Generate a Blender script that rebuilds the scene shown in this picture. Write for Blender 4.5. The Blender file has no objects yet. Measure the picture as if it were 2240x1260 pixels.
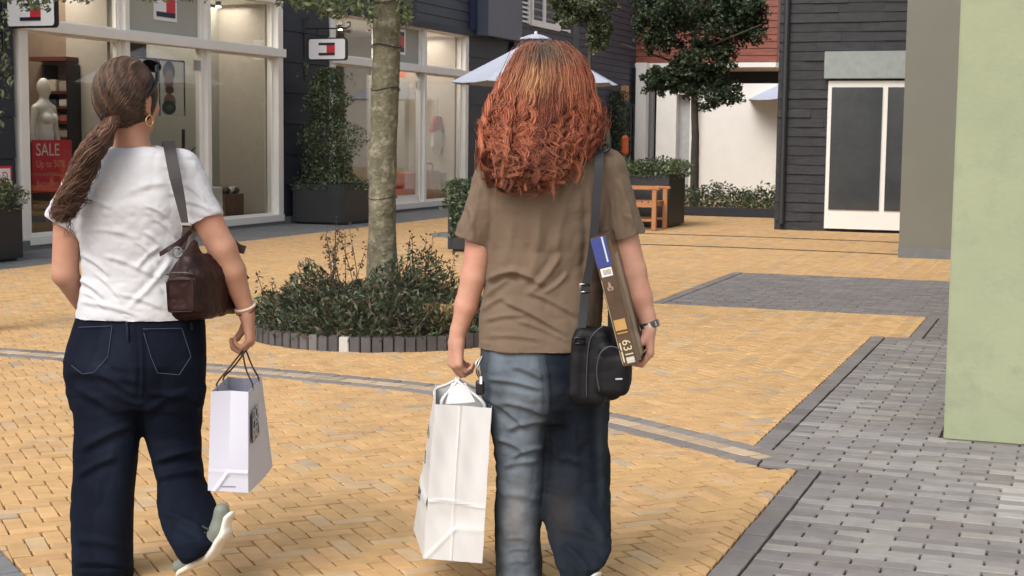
import bpy, bmesh, math, random
import numpy as np
from mathutils import Vector, Matrix, Quaternion
random.seed(7); rng = np.random.default_rng(7)
sc = bpy.context.scene; COL = sc.collection
PI = math.pi

# ---------------------------------------------------------------- camera, world, sun, exposure
CAMP = np.array([0, 0, 1.42]); FPX = 3300.0
_th = math.atan(330 / 3300.); _rho = 0.011
_F = np.array([0, math.cos(_th), -math.sin(_th)]); _R0 = np.array([1., 0, 0]); _U0 = np.array([0, math.sin(_th), math.cos(_th)])
_R = _R0 * math.cos(_rho) + _U0 * math.sin(_rho); _U = _U0 * math.cos(_rho) - _R0 * math.sin(_rho)
cam = bpy.data.objects.new('camera', bpy.data.cameras.new('camera')); COL.objects.link(cam)
cam.matrix_world = Matrix(((_R[0], _U[0], -_F[0], 0), (_R[1], _U[1], -_F[1], 0), (_R[2], _U[2], -_F[2], 1.42), (0, 0, 0, 1)))
cam.data.sensor_width = 36; cam.data.lens = 36 * FPX / 2240.; cam.data.clip_end = 500; cam.data.clip_start = .05
cam.data.dof.use_dof = True; cam.data.dof.focus_distance = 4.9; cam.data.dof.aperture_fstop = 22.0
sc.camera = cam
world = bpy.data.worlds.new('World'); sc.world = world; world.use_nodes = True
wn = world.node_tree; wn.nodes.clear()
sky = wn.nodes.new('ShaderNodeTexSky'); sky.sky_type = 'NISHITA'; sky.sun_disc = False
SUN_EL, SUN_AZ = math.radians(48), math.radians(215)     # azimuth clockwise from +Y
sky.sun_elevation = SUN_EL; sky.sun_rotation = SUN_AZ; sky.air_density = 1.0; sky.dust_density = 4.0; sky.ozone_density = 0.6
hs = wn.nodes.new('ShaderNodeHueSaturation'); hs.inputs['Saturation'].default_value = .35
wb = wn.nodes.new('ShaderNodeBackground'); wb.inputs['Strength'].default_value = .17
wo = wn.nodes.new('ShaderNodeOutputWorld')
wn.links.new(sky.outputs[0], hs.inputs['Color']); wn.links.new(hs.outputs[0], wb.inputs[0]); wn.links.new(wb.outputs[0], wo.inputs[0])
sl = bpy.data.lights.new('sun', 'SUN'); sl.energy = 1.0; sl.angle = math.radians(32); sl.color = (1, .95, .87)
so = bpy.data.objects.new('sun', sl); COL.objects.link(so)
_sd = Vector((math.sin(SUN_AZ) * math.cos(SUN_EL), math.cos(SUN_AZ) * math.cos(SUN_EL), math.sin(SUN_EL)))
so.rotation_euler = _sd.to_track_quat('Z', 'Y').to_euler()
sc.view_settings.view_transform = 'Standard'; sc.view_settings.look = 'None'; sc.view_settings.exposure = 0.4; sc.view_settings.gamma = 1
sc.view_settings.use_curve_mapping = False
sc.render.engine = 'CYCLES'

# ---------------------------------------------------------------- street grid: u along the shop fronts, v across
AN = math.radians(20.47)
A_ = np.array([math.sin(AN), math.cos(AN), 0]); B_ = np.array([math.cos(AN), -math.sin(AN), 0])
GROT = math.pi / 2 - AN       # rotation about z that turns +X into +u
def W(u, v, z=0.): return A_ * u + B_ * v + np.array([0, 0, z])
def uv_of(p): return float(p[0] * A_[0] + p[1] * A_[1]), float(p[0] * B_[0] + p[1] * B_[1])
def ray(px, py): return _F + _R * (px - 1120) / FPX - _U * (py - 630) / FPX
def PD(px, py, d): r = ray(px, py); return CAMP + r * (d / r[1])          # a point at distance d down the street
def PU(px, py, u): r = ray(px, py); return CAMP + r * ((u - CAMP @ A_) / (r @ A_))
def PV(px, py, v): r = ray(px, py); return CAMP + r * ((v - CAMP @ B_) / (r @ B_))

# ---------------------------------------------------------------- helpers
def tag(o, label=None, cat=None, group=None, kind=None):
    if label: o['label'] = label
    if cat: o['category'] = cat
    if group: o['group'] = group
    if kind: o['kind'] = kind
    return o
def thing(name, label, cat, loc=(0, 0, 0), group=None, kind=None, rot=0):
    o = bpy.data.objects.new(name, None); COL.objects.link(o); o.location = Vector(loc); o.rotation_euler = (0, 0, rot)
    return tag(o, label, cat, group, kind)
def mkmesh(name, V, Fc, mat=None, smooth=False):
    me = bpy.data.meshes.new(name)
    V = np.asarray(V, dtype=np.float32)
    if isinstance(Fc, np.ndarray):
        n, k = Fc.shape
        me.vertices.add(len(V)); me.vertices.foreach_set('co', V.ravel())
        me.loops.add(n * k); me.loops.foreach_set('vertex_index', Fc.astype(np.int32).ravel())
        me.polygons.add(n); me.polygons.foreach_set('loop_start', np.arange(0, n * k, k, dtype=np.int32))
        me.update(calc_edges=True)
    else:
        me.from_pydata([tuple(map(float, v)) for v in V], [], Fc); me.update()
    if smooth: me.polygons.foreach_set('use_smooth', np.ones(len(me.polygons), dtype=bool))
    for m in (mat if isinstance(mat, (list, tuple)) else [mat]):
        if m: me.materials.append(m)
    return me
def place(name, me, parent=None):
    o = bpy.data.objects.new(name, me); COL.objects.link(o)
    if parent is not None:
        o.parent = parent; o.matrix_parent_inverse = parent.matrix_basis.inverted()
    return o
class MB:
    """collects shapes in world space; build() links them as one object"""
    def __init__(s): s.V = []; s.F = []; s.M = []; s.n = 0
    def add(s, V, F, m=0):
        s.V.extend([tuple(map(float, v)) for v in V]); s.F.extend([tuple(i + s.n for i in f) for f in F]); s.M.extend([m] * len(F)); s.n += len(V); return s
    def hexa(s, P, m=0):    # 8 points: bottom 4 ccw, top 4 ccw
        return s.add(P, [(3, 2, 1, 0), (4, 5, 6, 7), (0, 1, 5, 4), (1, 2, 6, 5), (2, 3, 7, 6), (3, 0, 4, 7)], m)
    def gbox(s, u0, u1, v0, v1, z0, z1, m=0):      # box in street-grid coordinates
        return s.hexa([W(u0, v0, z0), W(u0, v1, z0), W(u1, v1, z0), W(u1, v0, z0), W(u0, v0, z1), W(u0, v1, z1), W(u1, v1, z1), W(u1, v0, z1)][::1], m)
    def box(s, c, h, R=None, m=0):
        c = np.array(c, float); P = []
        for z in (-1, 1):
            for x, y in ((-1, -1), (1, -1), (1, 1), (-1, 1)):
                q = np.array([x * h[0], y * h[1], z * h[2]])
                if R is not None: q = R @ q
                P.append(c + q)
        return s.hexa(P, m)
    def tube(s, pts, r, k=8, m=0, caps=True, flat=None):
        pts = [np.array(p, float) for p in pts]; rr = r if hasattr(r, '__len__') else [r] * len(pts)
        V = []; up = np.array([0, 0, 1.])
        T = [(pts[min(i + 1, len(pts) - 1)] - pts[max(i - 1, 0)]) for i in range(len(pts))]
        ref = None
        for p, t, q in zip(pts, T, rr):
            t = t / (np.linalg.norm(t) + 1e-9)
            if ref is None:
                ref = np.cross(t, up if abs(t[2]) < .95 else np.array([0, 1., 0])); ref /= np.linalg.norm(ref)
            ref = ref - t * (ref @ t); ref /= np.linalg.norm(ref) + 1e-9
            b = np.cross(t, ref)
            for j in range(k):
                a = 2 * PI * j / k
                V.append(p + (ref * math.cos(a) + b * math.sin(a)) * q)
        F = []
        for i in range(len(pts) - 1):
            for j in range(k):
                F.append((i * k + j, i * k + (j + 1) % k, (i + 1) * k + (j + 1) % k, (i + 1) * k + j))
        if caps: F += [tuple(range(k))[::-1], tuple((len(pts) - 1) * k + j for j in range(k))]
        return s.add(V, F, m)
    def build(s, name, mat, parent=None, smooth=False, bevel=0, lab=None):
        me = mkmesh(name, s.V, s.F, mat, smooth)
        if isinstance(mat, (list, tuple)): me.polygons.foreach_set('material_index', np.array(s.M, dtype=np.int32))
        bm = bmesh.new(); bm.from_mesh(me)
        bmesh.ops.recalc_face_normals(bm, faces=bm.faces)
        if bevel:
            es = [e for e in bm.edges if len(e.link_faces) == 2 and e.calc_face_angle(0) > .6]
            bmesh.ops.bevel(bm, geom=es, offset=bevel, segments=2 if bevel > .004 else 1, affect='EDGES', clamp_overlap=True)
        bm.to_mesh(me); bm.free()
        o = place(name, me, parent)
        if lab: o['label'] = lab
        return o
def copy_thing(root, loc, rotz=None, label=None):
    r = root.copy(); COL.objects.link(r); r.location = Vector(loc)
    if rotz is not None: r.rotation_euler = (0, 0, rotz)
    if label: r['label'] = label
    for ch in [c for c in root.children]:
        c = ch.copy(); COL.objects.link(c); c.parent = r; c.matrix_parent_inverse = ch.matrix_parent_inverse
    return r

# ---------------------------------------------------------------- materials
def nd(nt, t, **kw):
    n = nt.nodes.new(t)
    for k, v in kw.items():
        if k in n.inputs: n.inputs[k].default_value = v
        else: setattr(n, k, v)
    return n
def mat(name, col, rough=.6, metal=0., var=.12, vscale=8., bump=0., bscale=60., bdist=.002, attr=None, sheen=0., spec=.5, dirt=None, dscale=2., dmax=1., coords='Object', stretch=None, sss=0., sat=1., coat=0., vdet=4):
    m = bpy.data.materials.new(name); m.use_nodes = True; nt = m.node_tree; nt.nodes.clear(); L = nt.links.new
    o = nt.nodes.new('ShaderNodeOutputMaterial'); p = nt.nodes.new('ShaderNodeBsdfPrincipled'); L(p.outputs[0], o.inputs[0])
    p.inputs['Roughness'].default_value = rough; p.inputs['Metallic'].default_value = metal
    p.inputs['Specular IOR Level'].default_value = spec
    if sheen: p.inputs['Sheen Weight'].default_value = sheen
    if coat: p.inputs['Coat Weight'].default_value = coat; p.inputs['Coat Roughness'].default_value = .15
    if sss: p.inputs['Subsurface Weight'].default_value = sss; p.inputs['Subsurface Radius'].default_value = (1, .35, .2); p.inputs['Subsurface Scale'].default_value = .008
    tc = nt.nodes.new('ShaderNodeNewGeometry' if coords == 'Position' else 'ShaderNodeTexCoord'); mp = nt.nodes.new('ShaderNodeMapping'); L(tc.outputs[coords], mp.inputs[0])
    if stretch: mp.inputs['Scale'].default_value = stretch
    base = nd(nt, 'ShaderNodeRGB'); base.outputs[0].default_value = (*col, 1); cur = base.outputs[0]
    if attr:
        at = nd(nt, 'ShaderNodeAttribute', attribute_name=attr); cur = at.outputs['Color']
    if var:
        nz = nd(nt, 'ShaderNodeTexNoise', Scale=vscale, Detail=float(vdet), Roughness=.6); L(mp.outputs[0], nz.inputs['Vector'])
        mr = nd(nt, 'ShaderNodeMapRange'); mr.inputs[1].default_value = .25; mr.inputs[2].default_value = .75; mr.inputs[3].default_value = 1 - var; mr.inputs[4].default_value = 1 + var
        L(nz.outputs[0], mr.inputs[0])
        mx = nd(nt, 'ShaderNodeVectorMath', operation='SCALE'); L(cur, mx.inputs[0]); L(mr.outputs[0], mx.inputs['Scale']); cur = mx.outputs[0]
    if dirt:
        nz = nd(nt, 'ShaderNodeTexNoise', Scale=dscale, Detail=6., Roughness=.65); L(mp.outputs[0], nz.inputs['Vector'])
        mr = nd(nt, 'ShaderNodeMapRange'); mr.inputs[1].default_value = .5; mr.inputs[2].default_value = .72; mr.inputs[4].default_value = dmax; L(nz.outputs[0], mr.inputs[0])
        mx = nd(nt, 'ShaderNodeMix', data_type='RGBA'); L(mr.outputs[0], mx.inputs[0]); L(cur, mx.inputs[6]); mx.inputs[7].default_value = (*dirt, 1); cur = mx.outputs[2]
    L(cur, p.inputs['Base Color'])
    if bump:
        nz = nd(nt, 'ShaderNodeTexNoise', Scale=bscale, Detail=5., Roughness=.6); L(mp.outputs[0], nz.inputs['Vector'])
        bp = nd(nt, 'ShaderNodeBump', Strength=bump, Distance=bdist); L(nz.outputs[0], bp.inputs['Height']); L(bp.outputs[0], p.inputs['Normal'])
    return m
def emis(name, col, s):
    m = bpy.data.materials.new(name); m.use_nodes = True; nt = m.node_tree; nt.nodes.clear()
    o = nt.nodes.new('ShaderNodeOutputMaterial'); e = nd(nt, 'ShaderNodeEmission', Color=(*col, 1), Strength=s); nt.links.new(e.outputs[0], o.inputs[0]); return m
def glassmat(name, tint=(.93, .97, .94), ior=1.45, boost=1.):
    m = bpy.data.materials.new(name); m.use_nodes = True; nt = m.node_tree; nt.nodes.clear(); L = nt.links.new
    o = nt.nodes.new('ShaderNodeOutputMaterial'); t = nd(nt, 'ShaderNodeBsdfTransparent', Color=(*tint, 1)); g = nd(nt, 'ShaderNodeBsdfGlossy', Roughness=.02)
    f = nd(nt, 'ShaderNodeLayerWeight', Blend=.5); pw = nd(nt, 'ShaderNodeMath', operation='POWER'); pw.inputs[1].default_value = 5; L(f.outputs['Facing'], pw.inputs[0])
    mu = nd(nt, 'ShaderNodeMath', operation='MULTIPLY_ADD'); mu.inputs[1].default_value = .9 * boost; mu.inputs[2].default_value = .04 * boost; mu.use_clamp = True; L(pw.outputs[0], mu.inputs[0])
    mx = nt.nodes.new('ShaderNodeMixShader'); L(mu.outputs[0], mx.inputs[0]); L(t.outputs[0], mx.inputs[1]); L(g.outputs[0], mx.inputs[2]); L(mx.outputs[0], o.inputs[0]); return m
def leafmat(name, attr='tint', rough=.55, trans=.25):
    m = bpy.data.materials.new(name); m.use_nodes = True; nt = m.node_tree; nt.nodes.clear(); L = nt.links.new
    o = nt.nodes.new('ShaderNodeOutputMaterial'); p = nt.nodes.new('ShaderNodeBsdfPrincipled'); p.inputs['Roughness'].default_value = rough
    at = nd(nt, 'ShaderNodeAttribute', attribute_name=attr); L(at.outputs['Color'], p.inputs['Base Color'])
    t = nt.nodes.new('ShaderNodeBsdfTranslucent'); L(at.outputs['Color'], t.inputs[0])
    mx = nd(nt, 'ShaderNodeMixShader', Fac=trans); L(p.outputs[0], mx.inputs[1]); L(t.outputs[0], mx.inputs[2]); L(mx.outputs[0], o.inputs[0]); return m
def set_tint(me, cols):     # per-face colour attribute
    at = me.attributes.new('tint', 'FLOAT_COLOR', 'FACE'); c = np.ones((len(me.polygons), 4), dtype=np.float32); c[:, :3] = cols; at.data.foreach_set('color', c.ravel())
def set_vtint(me, cols):
    at = me.attributes.new('tint', 'FLOAT_COLOR', 'POINT'); c = np.ones((len(me.vertices), 4), dtype=np.float32); c[:, :3] = cols; at.data.foreach_set('color', c.ravel())

M = {}
M['brick'] = mat('paving_brick_clay', (.5, .3, .12), .85, var=.16, vscale=9, bump=.35, bscale=180, bdist=.0015, attr='tint', coords='Position', dirt=(.20, .16, .12), dscale=1.7, dmax=.30)
M['sand'] = mat('joint_sand', (.055, .038, .025), .95, var=.3, vscale=30, bump=.4, bscale=200)
M['gsand'] = mat('joint_soil', (.03, .028, .026), .95, var=.3, vscale=30)
M['white'] = mat('white_paint', (.78, .76, .72), .45, var=.04, vscale=3)
M['navy'] = mat('navy_board_paint', (.014, .018, .030), .6, var=.2, vscale=2, bump=.3, bscale=30, stretch=(1, 1, 6))
M['navy2'] = mat('slate_blue_board_paint', (.04, .047, .066), .6, var=.2, vscale=2, bump=.25, bscale=30, stretch=(1, 1, 6))
M['panel'] = mat('blue_grey_panel', (.065, .078, .115), .45, var=.1, vscale=3)
M['redwood'] = mat('red_brown_boards', (.20, .05, .028), .6, var=.4, vscale=3, bump=.3, bscale=20, stretch=(1, 1, 5))
M['shingle'] = mat('charred_black_shingle', (.026, .0255, .029), .75, var=.45, vscale=5, bump=.6, bscale=25, bdist=.006, stretch=(1, 1, 5))
M['green'] = mat('sage_green_render', (.295, .325, .205), .85, var=.07, vscale=2.2, bump=.5, bscale=34, bdist=.004, dirt=(.262, .286, .188), dscale=5)
M['taupe'] = mat('taupe_render', (.17, .165, .135), .8, var=.05, vscale=2, bump=.2, bscale=60)
M['plinth'] = mat('grey_stone_plinth', (.16, .165, .17), .8, var=.12, vscale=8, bump=.2)
M['black'] = mat('black_metal', (.012, .012, .014), .35, var=.1)
M['planter'] = mat('charcoal_planter_metal', (.027, .029, .032), .5, var=.12, vscale=4)
M['planterd'] = mat('dark_planter_metal', (.018, .02, .028), .45, var=.12, vscale=4)
M['beige'] = mat('beige_interior_wall', (.36, .325, .275), .8, var=.05)
M['sage'] = mat('sage_interior_panel', (.37, .365, .32), .8, var=.04, vscale=1.5)
M['brownint'] = mat('brown_interior_wall', (.24, .17, .12), .8, var=.2, vscale=2)
M['intfloor'] = mat('wood_shop_floor', (.25, .18, .11), .5, var=.2, vscale=4)
M['wood'] = mat('teak_wood', (.42, .19, .08), .5, var=.25, vscale=10, stretch=(1, 1, 4))
M['umb'] = mat('white_umbrella_canvas', (.40, .43, .52), .85, var=.04, bump=.1, bscale=200)
M['glass'] = glassmat('shop_glass', (.89, .885, .865), 1.45, 1.5)
M['signwhite'] = mat('sign_face_white', (.8, .8, .82), .35, var=.02)
M['navylogo'] = mat('logo_navy', (.012, .016, .035), .5, var=0)
M['red'] = mat('logo_red', (.55, .03, .04), .5, var=.03)
M['salered'] = mat('poster_red', (.6, .03, .055), .5, var=.06, vscale=3)
M['leaf'] = leafmat('leaf')
M['bark'] = mat('plane_tree_bark', (.135, .122, .078), .9, var=.5, vscale=9, bump=1., bscale=34, bdist=.016, dirt=(.34, .32, .25), dscale=17)
M['barkdark'] = mat('dark_bark', (.06, .05, .04), .9, var=.3, vscale=7, bump=.5)
M['soil'] = mat('bed_soil', (.05, .035, .025), .95, var=.4, vscale=25, bump=.8, bscale=60, bdist=.02)
M['blackrub'] = mat('black_strap', (.01, .01, .01), .6, var=0)
M['steel'] = mat('brushed_steel', (.55, .54, .5), .3, metal=1., var=.05)
# ================================================================= GROUND AND PAVING
def clip_poly(P, n, d):      # keep n.p <= d
    out = []
    for i in range(len(P)):
        a, b = P[i], P[(i + 1) % len(P)]; da = a[0] * n[0] + a[1] * n[1] - d; db = b[0] * n[0] + b[1] * n[1] - d
        if da <= 0: out.append(a)
        if (da < 0) != (db < 0) and abs(da - db) > 1e-9:
            t = da / (da - db); out.append((a[0] + (b[0] - a[0]) * t, a[1] + (b[1] - a[1]) * t))
    return out
def area(P): return abs(sum(P[i][0] * P[(i + 1) % len(P)][1] - P[(i + 1) % len(P)][0] * P[i][1] for i in range(len(P)))) / 2
def inframe(x, y, mx=1500):
    if y < 3.2: return False
    px = 1120 + x / y * FPX
    return -mx < px < 2240 + mx
def brick_rings(P, bev, z, deep=.03, jt=.0042):
    cx = sum(p[0] for p in P) / len(P); cy = sum(p[1] for p in P) / len(P)
    def ins(d):
        o = []
        for x, y in P:
            dx, dy = cx - x, cy - y; l = math.hypot(dx, dy) + 1e-9; k = min(d * 1.5, l * .4) / l; o.append((x + dx * k, y + dy * k))
        return o
    e = ins(jt); t = ins(jt + bev)
    n = len(P)
    V = [(x, y, z) for x, y in t] + [(x, y, z - bev * .9) for x, y in e] + [(x, y, z - deep) for x, y in e]
    F = [tuple(range(n))]
    for r in (0, 1):
        for i in range(n):
            j = (i + 1) % n; F.append((r * n + i, (r + 1) * n + i, (r + 1) * n + j, r * n + j))
    return V, F
class Paving:
    def __init__(s, name, label, prefix, pal, mat_, parent=None, ccw=True):
        s.root = thing(name, label, None, (0, 0, 0), kind='structure'); s.full = []; s.cut = []; s.pal = pal; s.mat = mat_; s.prefix = prefix; s.jt = .0042
    def tint(s, c):
        b = s.pal(c[0], c[1]); return b
    def finish(s, nmax=300):
        s.full.sort(key=lambda q: q[1][1])
        ok = [q for q in s.full if 0 < 1120 + q[1][0] / q[1][1] * FPX < 2240 and q[1][1] > 4.62]
        near = ok[:nmax]; ids = set(id(q) for q in near)
        meshes = {}
        for P, c, ang, (lx, ly), zz in near:
            key = (round(lx, 3), round(ly, 3), int(rng.integers(0, 10)))
            if key not in meshes:
                V, F = brick_rings([(-lx / 2, -ly / 2), (lx / 2, -ly / 2), (lx / 2, ly / 2), (-lx / 2, ly / 2)], .003, 0, jt=s.jt)
                me = mkmesh('brick', V, F, s.mat); set_tint(me, np.tile(s.tint(c), (len(F), 1))); meshes[key] = me
            o = bpy.data.objects.new('brick', meshes[key]); COL.objects.link(o); o.parent = s.root
            o.location = (c[0], c[1], zz); o.rotation_euler = (rng.normal(0, .004), rng.normal(0, .004), ang)
        VV = []; FF = []; T = []; n = 0
        for P, c, ang, d, zz in [q for q in s.full if id(q) not in ids] + s.cut:
            V, F = brick_rings(P, .003 if c[1] < 9 else .005, zz, .02, jt=s.jt)
            VV += V; FF += [tuple(i + n for i in f) for f in F]; n += len(V); T += [s.tint(c)] * len(F)
        me = mkmesh('brick_field', VV, FF, s.mat); set_tint(me, np.array(T)); o = place('brick_field', me, s.root); o['kind'] = 'stuff'
        bm = bmesh.new(); bm.from_mesh(me); bmesh.ops.recalc_face_normals(bm, faces=bm.faces); bm.to_mesh(me); bm.free()

ZONES = [(2., 6.50, -14., -1.08), (6.50, 11.2, -14., -1.36), (11.2, 12.62, -14., -1.10), (12.62, 16., -14., -3.42), (16., 36., -14., -1.10)]
VL = -10.38
# the grey band of three brick rows that crosses the square: straight, then bending towards the right
BAND = [(7.92, -11), (7.92, -6.5), (7.90, -5), (7.86, -4.3), (7.76, -3.45), (7.52, -2.75), (7.26, -2.17), (6.97, -1.74), (6.70, -1.34), (6.64, -1.25)]
BW = np.array([W(u, v)[:2] for u, v in BAND])
def band_near(p):
    best = (9, None, None)
    for i in range(len(BW) - 1):
        a, b = BW[i], BW[i + 1]; t = max(0, min(1, float((p - a) @ (b - a) / ((b - a) @ (b - a))))); q = a + (b - a) * t; d = float(np.hypot(*(p - q)))
        if d < best[0]: best = (d, q, (b - a) / np.hypot(*(b - a)))
    return best
BH = .155
RC, RR = np.array([-.93, 10.8]), .97      # tree bed centre and radius
CC, CR = np.array([-.33, 21.9]), .9       # round grey patch
LN0 = np.array([-1.742, 5.046]); LDIR = np.array([.195, -.317]); LDIR /= np.hypot(*LDIR); LNN = np.array([LDIR[1], -LDIR[0]])   # points to the lower left
if LNN[0] > 0: LNN = -LNN
def yel_pal(x, y):
    r = rng.random(); k = rng.normal(1, .04)
    if r < .035: c = (.40, .30, .20)
    elif r < .12: c = (.49, .34, .19)
    elif r < .30: c = (.54, .33, .155)
    elif r < .34: c = (.50, .295, .14)
    else: c = (.52, .322, .142)
    return np.array(c) * k
def grey_pal(x, y):
    u, v = uv_of((x, y)); k = rng.normal(1, .1)
    c = np.array([.180, .164, .162]) * k
    if rng.random() < .15: c = np.array([.17, .15, .14]) * k
    w = max(0, min(1, (v + .75) / .95)) * (.55 + .45 * math.sin(u * 3.1 + v * 2 + 1)) * (1 if u < 10 else 0)
    w = max(w * .6, (.95 if rng.random() < .45 else .55) * max(0, min(1, (v + .15) / .55)) * (.8 + .2 * math.sin(u * 2)))
    return c * (1 - w) + np.array([.66, .65, .60]) * w
pav = Paving('yellow_brick_paving', None, 'b', yel_pal, M['brick'])
L_, W_ = .176, .067
dA = np.array([-math.sin(math.radians(24.5)), math.cos(math.radians(24.5))]); dB = np.array([dA[1], -dA[0]])
Minv = np.linalg.inv(np.column_stack([dB, dA]))
org = np.array([-1.0, 6.0])
def herr():
    # lattice v1=(W,W), v2=(L,-L) in (B,A) coordinates
    R = 42
    for i in range(-660, 660):
        for j in range(-240, 240):
            bx, ay = i * W_ + j * L_, i * W_ - j * L_
            c = org + dB * bx + dA * ay
            if c[1] < 3.0 or c[1] > 33 or abs(c[0]) > .5 * c[1] + 1.8: continue
            yield bx, ay
for bx, ay in herr():
    for kind in (0, 1):
        r = (bx, ay, bx + W_, ay + L_) if kind == 0 else (bx + W_, ay, bx + W_ + L_, ay + W_)
        P = [org + dB * x + dA * y for x, y in ((r[0], r[1]), (r[2], r[1]), (r[2], r[3]), (r[0], r[3]))]
        c = sum(P) / 4
        if not inframe(c[0], c[1]): continue
        u, v = uv_of(c)
        if v < VL - .2 or v > -.9: continue
        if np.hypot(*(c - RC)) < RR + .12:
            if np.hypot(*(c - RC)) < RR - .13: continue
        if np.hypot(*(c - CC)) < CR: continue
        if u > 31.5: continue
        pcs = []
        PP = [tuple(p) for p in P]
        uvs = [uv_of(p) for p in PP]
        for (u0, u1, v0, v1) in ZONES:
            if max(q[0] for q in uvs) <= u0 or min(q[0] for q in uvs) >= u1 or min(q[1] for q in uvs) >= v1: continue
            Q = PP
            if min(q[0] for q in uvs) < u0: Q = clip_poly(Q, -A_[:2], -u0)
            if Q and max(q[0] for q in uvs) > u1: Q = clip_poly(Q, A_[:2], u1)
            if Q and max(q[1] for q in uvs) > v1: Q = clip_poly(Q, B_[:2], v1)
            if Q and min(q[1] for q in uvs) < VL: Q = clip_poly(Q, -B_[:2], -VL)
            if len(Q) > 2: pcs.append(Q)
        if c[1] < 8 and c[0] < 0:
            pcs = [clip_poly(Q, LNN, float(LNN @ LN0)) for Q in pcs]
        d, q, t = band_near(c)
        if d < BH + .12:
            nn = np.array([-t[1], t[0]]); o = []
            for Q in pcs:
                if len(Q) > 2: o += [clip_poly(Q, -nn, -float(nn @ q) - BH), clip_poly(Q, nn, float(nn @ q) - BH)]
            pcs = o
        whole = len(pcs) == 1 and len(pcs[0]) == 4 and abs(area(pcs[0]) - L_ * W_) < 1e-5
        ang = math.atan2(dA[1], dA[0]) if kind == 0 else math.atan2(dB[1], dB[0])
        zz = float(rng.normal(0, .0009))
        for Q in pcs:
            if len(Q) < 3 or area(Q) < 4e-4: continue
            cc = np.mean(np.array(Q), 0)
            (pav.full if whole else pav.cut).append((Q, cc, ang, (L_, W_), zz))
pav.finish(300)
# three rows of the band
bandp = Paving('grey_brick_band', None, 'b', lambda x, y: (np.array([.20, .175, .16]) if pal_k[0] != 1 else np.array([.44, .33, .22])) * rng.normal(1, .09), M['brick'])
pal_k = [0]
seg = [np.array([0.])]; ds = np.concatenate([[0], np.cumsum(np.hypot(*(BW[1:] - BW[:-1]).T))])
def bpt(s_):
    i = min(max(int(np.searchsorted(ds, s_)) - 1, 0), len(BW) - 2); t = (s_ - ds[i]) / (ds[i + 1] - ds[i]); p = BW[i] + (BW[i + 1] - BW[i]) * t
    return p
allrows = []
for row in range(3):
    s_ = (row % 2) * .1
    while s_ < ds[-1] - .02:
        e_ = min(s_ + .21, ds[-1]); a, b = bpt(s_), bpt(e_); t = (bpt(e_ + .3) - bpt(s_ - .3)); t /= np.hypot(*t); nn = np.array([-t[1], t[0]])
        o0, o1 = (row - 1.5) * .102, (row - .5) * .102
        Q = [tuple(a + nn * o0), tuple(b + nn * o0), tuple(b + nn * o1), tuple(a + nn * o1)]
        cc = np.mean(np.array(Q), 0)
        if inframe(*cc): allrows.append((row, Q, cc))
        s_ = e_
V_, F_, T_, n_ = [], [], [], 0
for row, Q, cc in allrows:
    pal_k[0] = row; tc = bandp.tint(cc); V, F = brick_rings(Q, .004, .001, .02)
    me = mkmesh('brick', [(x - cc[0], y - cc[1], z) for x, y, z in V], F, M['brick']); set_tint(me, np.tile(tc, (len(F), 1)))
    o = bpy.data.objects.new('brick', me); COL.objects.link(o); o.parent = bandp.root; o.location = (cc[0], cc[1], 0)
# grey bricks in running bond on the right, with a border course
gp = Paving('grey_brick_pavement', None, 'b', grey_pal, M['brick'])
gp.jt = .0030
def gadd(u0, u1, v0, v1, cut=False):
    P = [tuple(W(a, b)[:2]) for a, b in ((u0, v0), (u1, v0), (u1, v1), (u0, v1))]
    c = np.mean(np.array(P), 0)
    if not inframe(*c, mx=1500) or c[1] > 27: return
    (gp.cut if cut or c[1] > 13 else gp.full).append((P, c, GROT, (u1 - u0, v1 - v0), float(rng.normal(0, .0012))))
GW, GL = .0725, .212
for (u0, u1, v0, v1) in ZONES:
    a = max(u0, 3.4); vw = v1 + .095
    k = a
    while k < min(u1, 24): 
        gadd(k, min(k + GL, u1), v1 + .002, vw); k += GL
    row = 0; uu = a
    while uu < min(u1, 22) - .01:
        e = min(uu + GW, u1); vmax = 2.4 if uu < 7.4 else -.57
        st = vw + .005; vv = st - (GL / 2 if row % 2 else 0)
        while vv < vmax - .01:
            x0, x1 = max(vv, st), min(vv + GL, vmax)
            if x1 - x0 > .03: gadd(uu, e, x0, x1, cut=(x1 - x0 < GL - .001 or e - uu < GW - .001))
            vv += GL
        uu = e; row += 1
gp.finish(300)
# grey corner at the lower left, and the strip of slabs at the foot of the shops, and the round patch
lc = MB(); 
def simple_bricks(name, polys, pal, root_name):
    root = thing(root_name, None, None, kind='structure'); VV, FF, T, n = [], [], [], 0
    for Q in polys:
        V, F = brick_rings(Q, .004, 0, .02); VV += V; FF += [tuple(i + n for i in f) for f in F]; n += len(V); T += [pal()] * len(F)
    me = mkmesh(name, VV, FF, M['brick']); set_tint(me, np.array(T)); o = place(name, me, root); o['kind'] = 'stuff'
    bm = bmesh.new(); bm.from_mesh(me); bmesh.ops.recalc_face_normals(bm, faces=bm.faces); bm.to_mesh(me); bm.free()
P_ = []
for i in range(70):
    for j in range(40):
        o = LN0 + LDIR * (i * .21 - 6 + (j % 2) * .1) + LNN * (j * .078 + .004)
        Q = [tuple(o), tuple(o + LDIR * .21), tuple(o + LDIR * .21 + LNN * .078), tuple(o + LNN * .078)]
        c = np.mean(np.array(Q), 0)
        if inframe(*c, mx=3000) and 3.2 < c[1] < 8: P_.append(Q)
simple_bricks('slab_field', P_, lambda: np.array([.15, .15, .155]) * rng.normal(1, .1), 'grey_corner_paving')
P_ = []
for i in range(66):
    for j in range(5):
        u = 11 + i * .30; v = -11.86 + j * .297
        P_.append([tuple(W(a, b)[:2]) for a, b in ((u, v), (u + .3, v), (u + .3, v + .297), (u, v + .297))])
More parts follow.
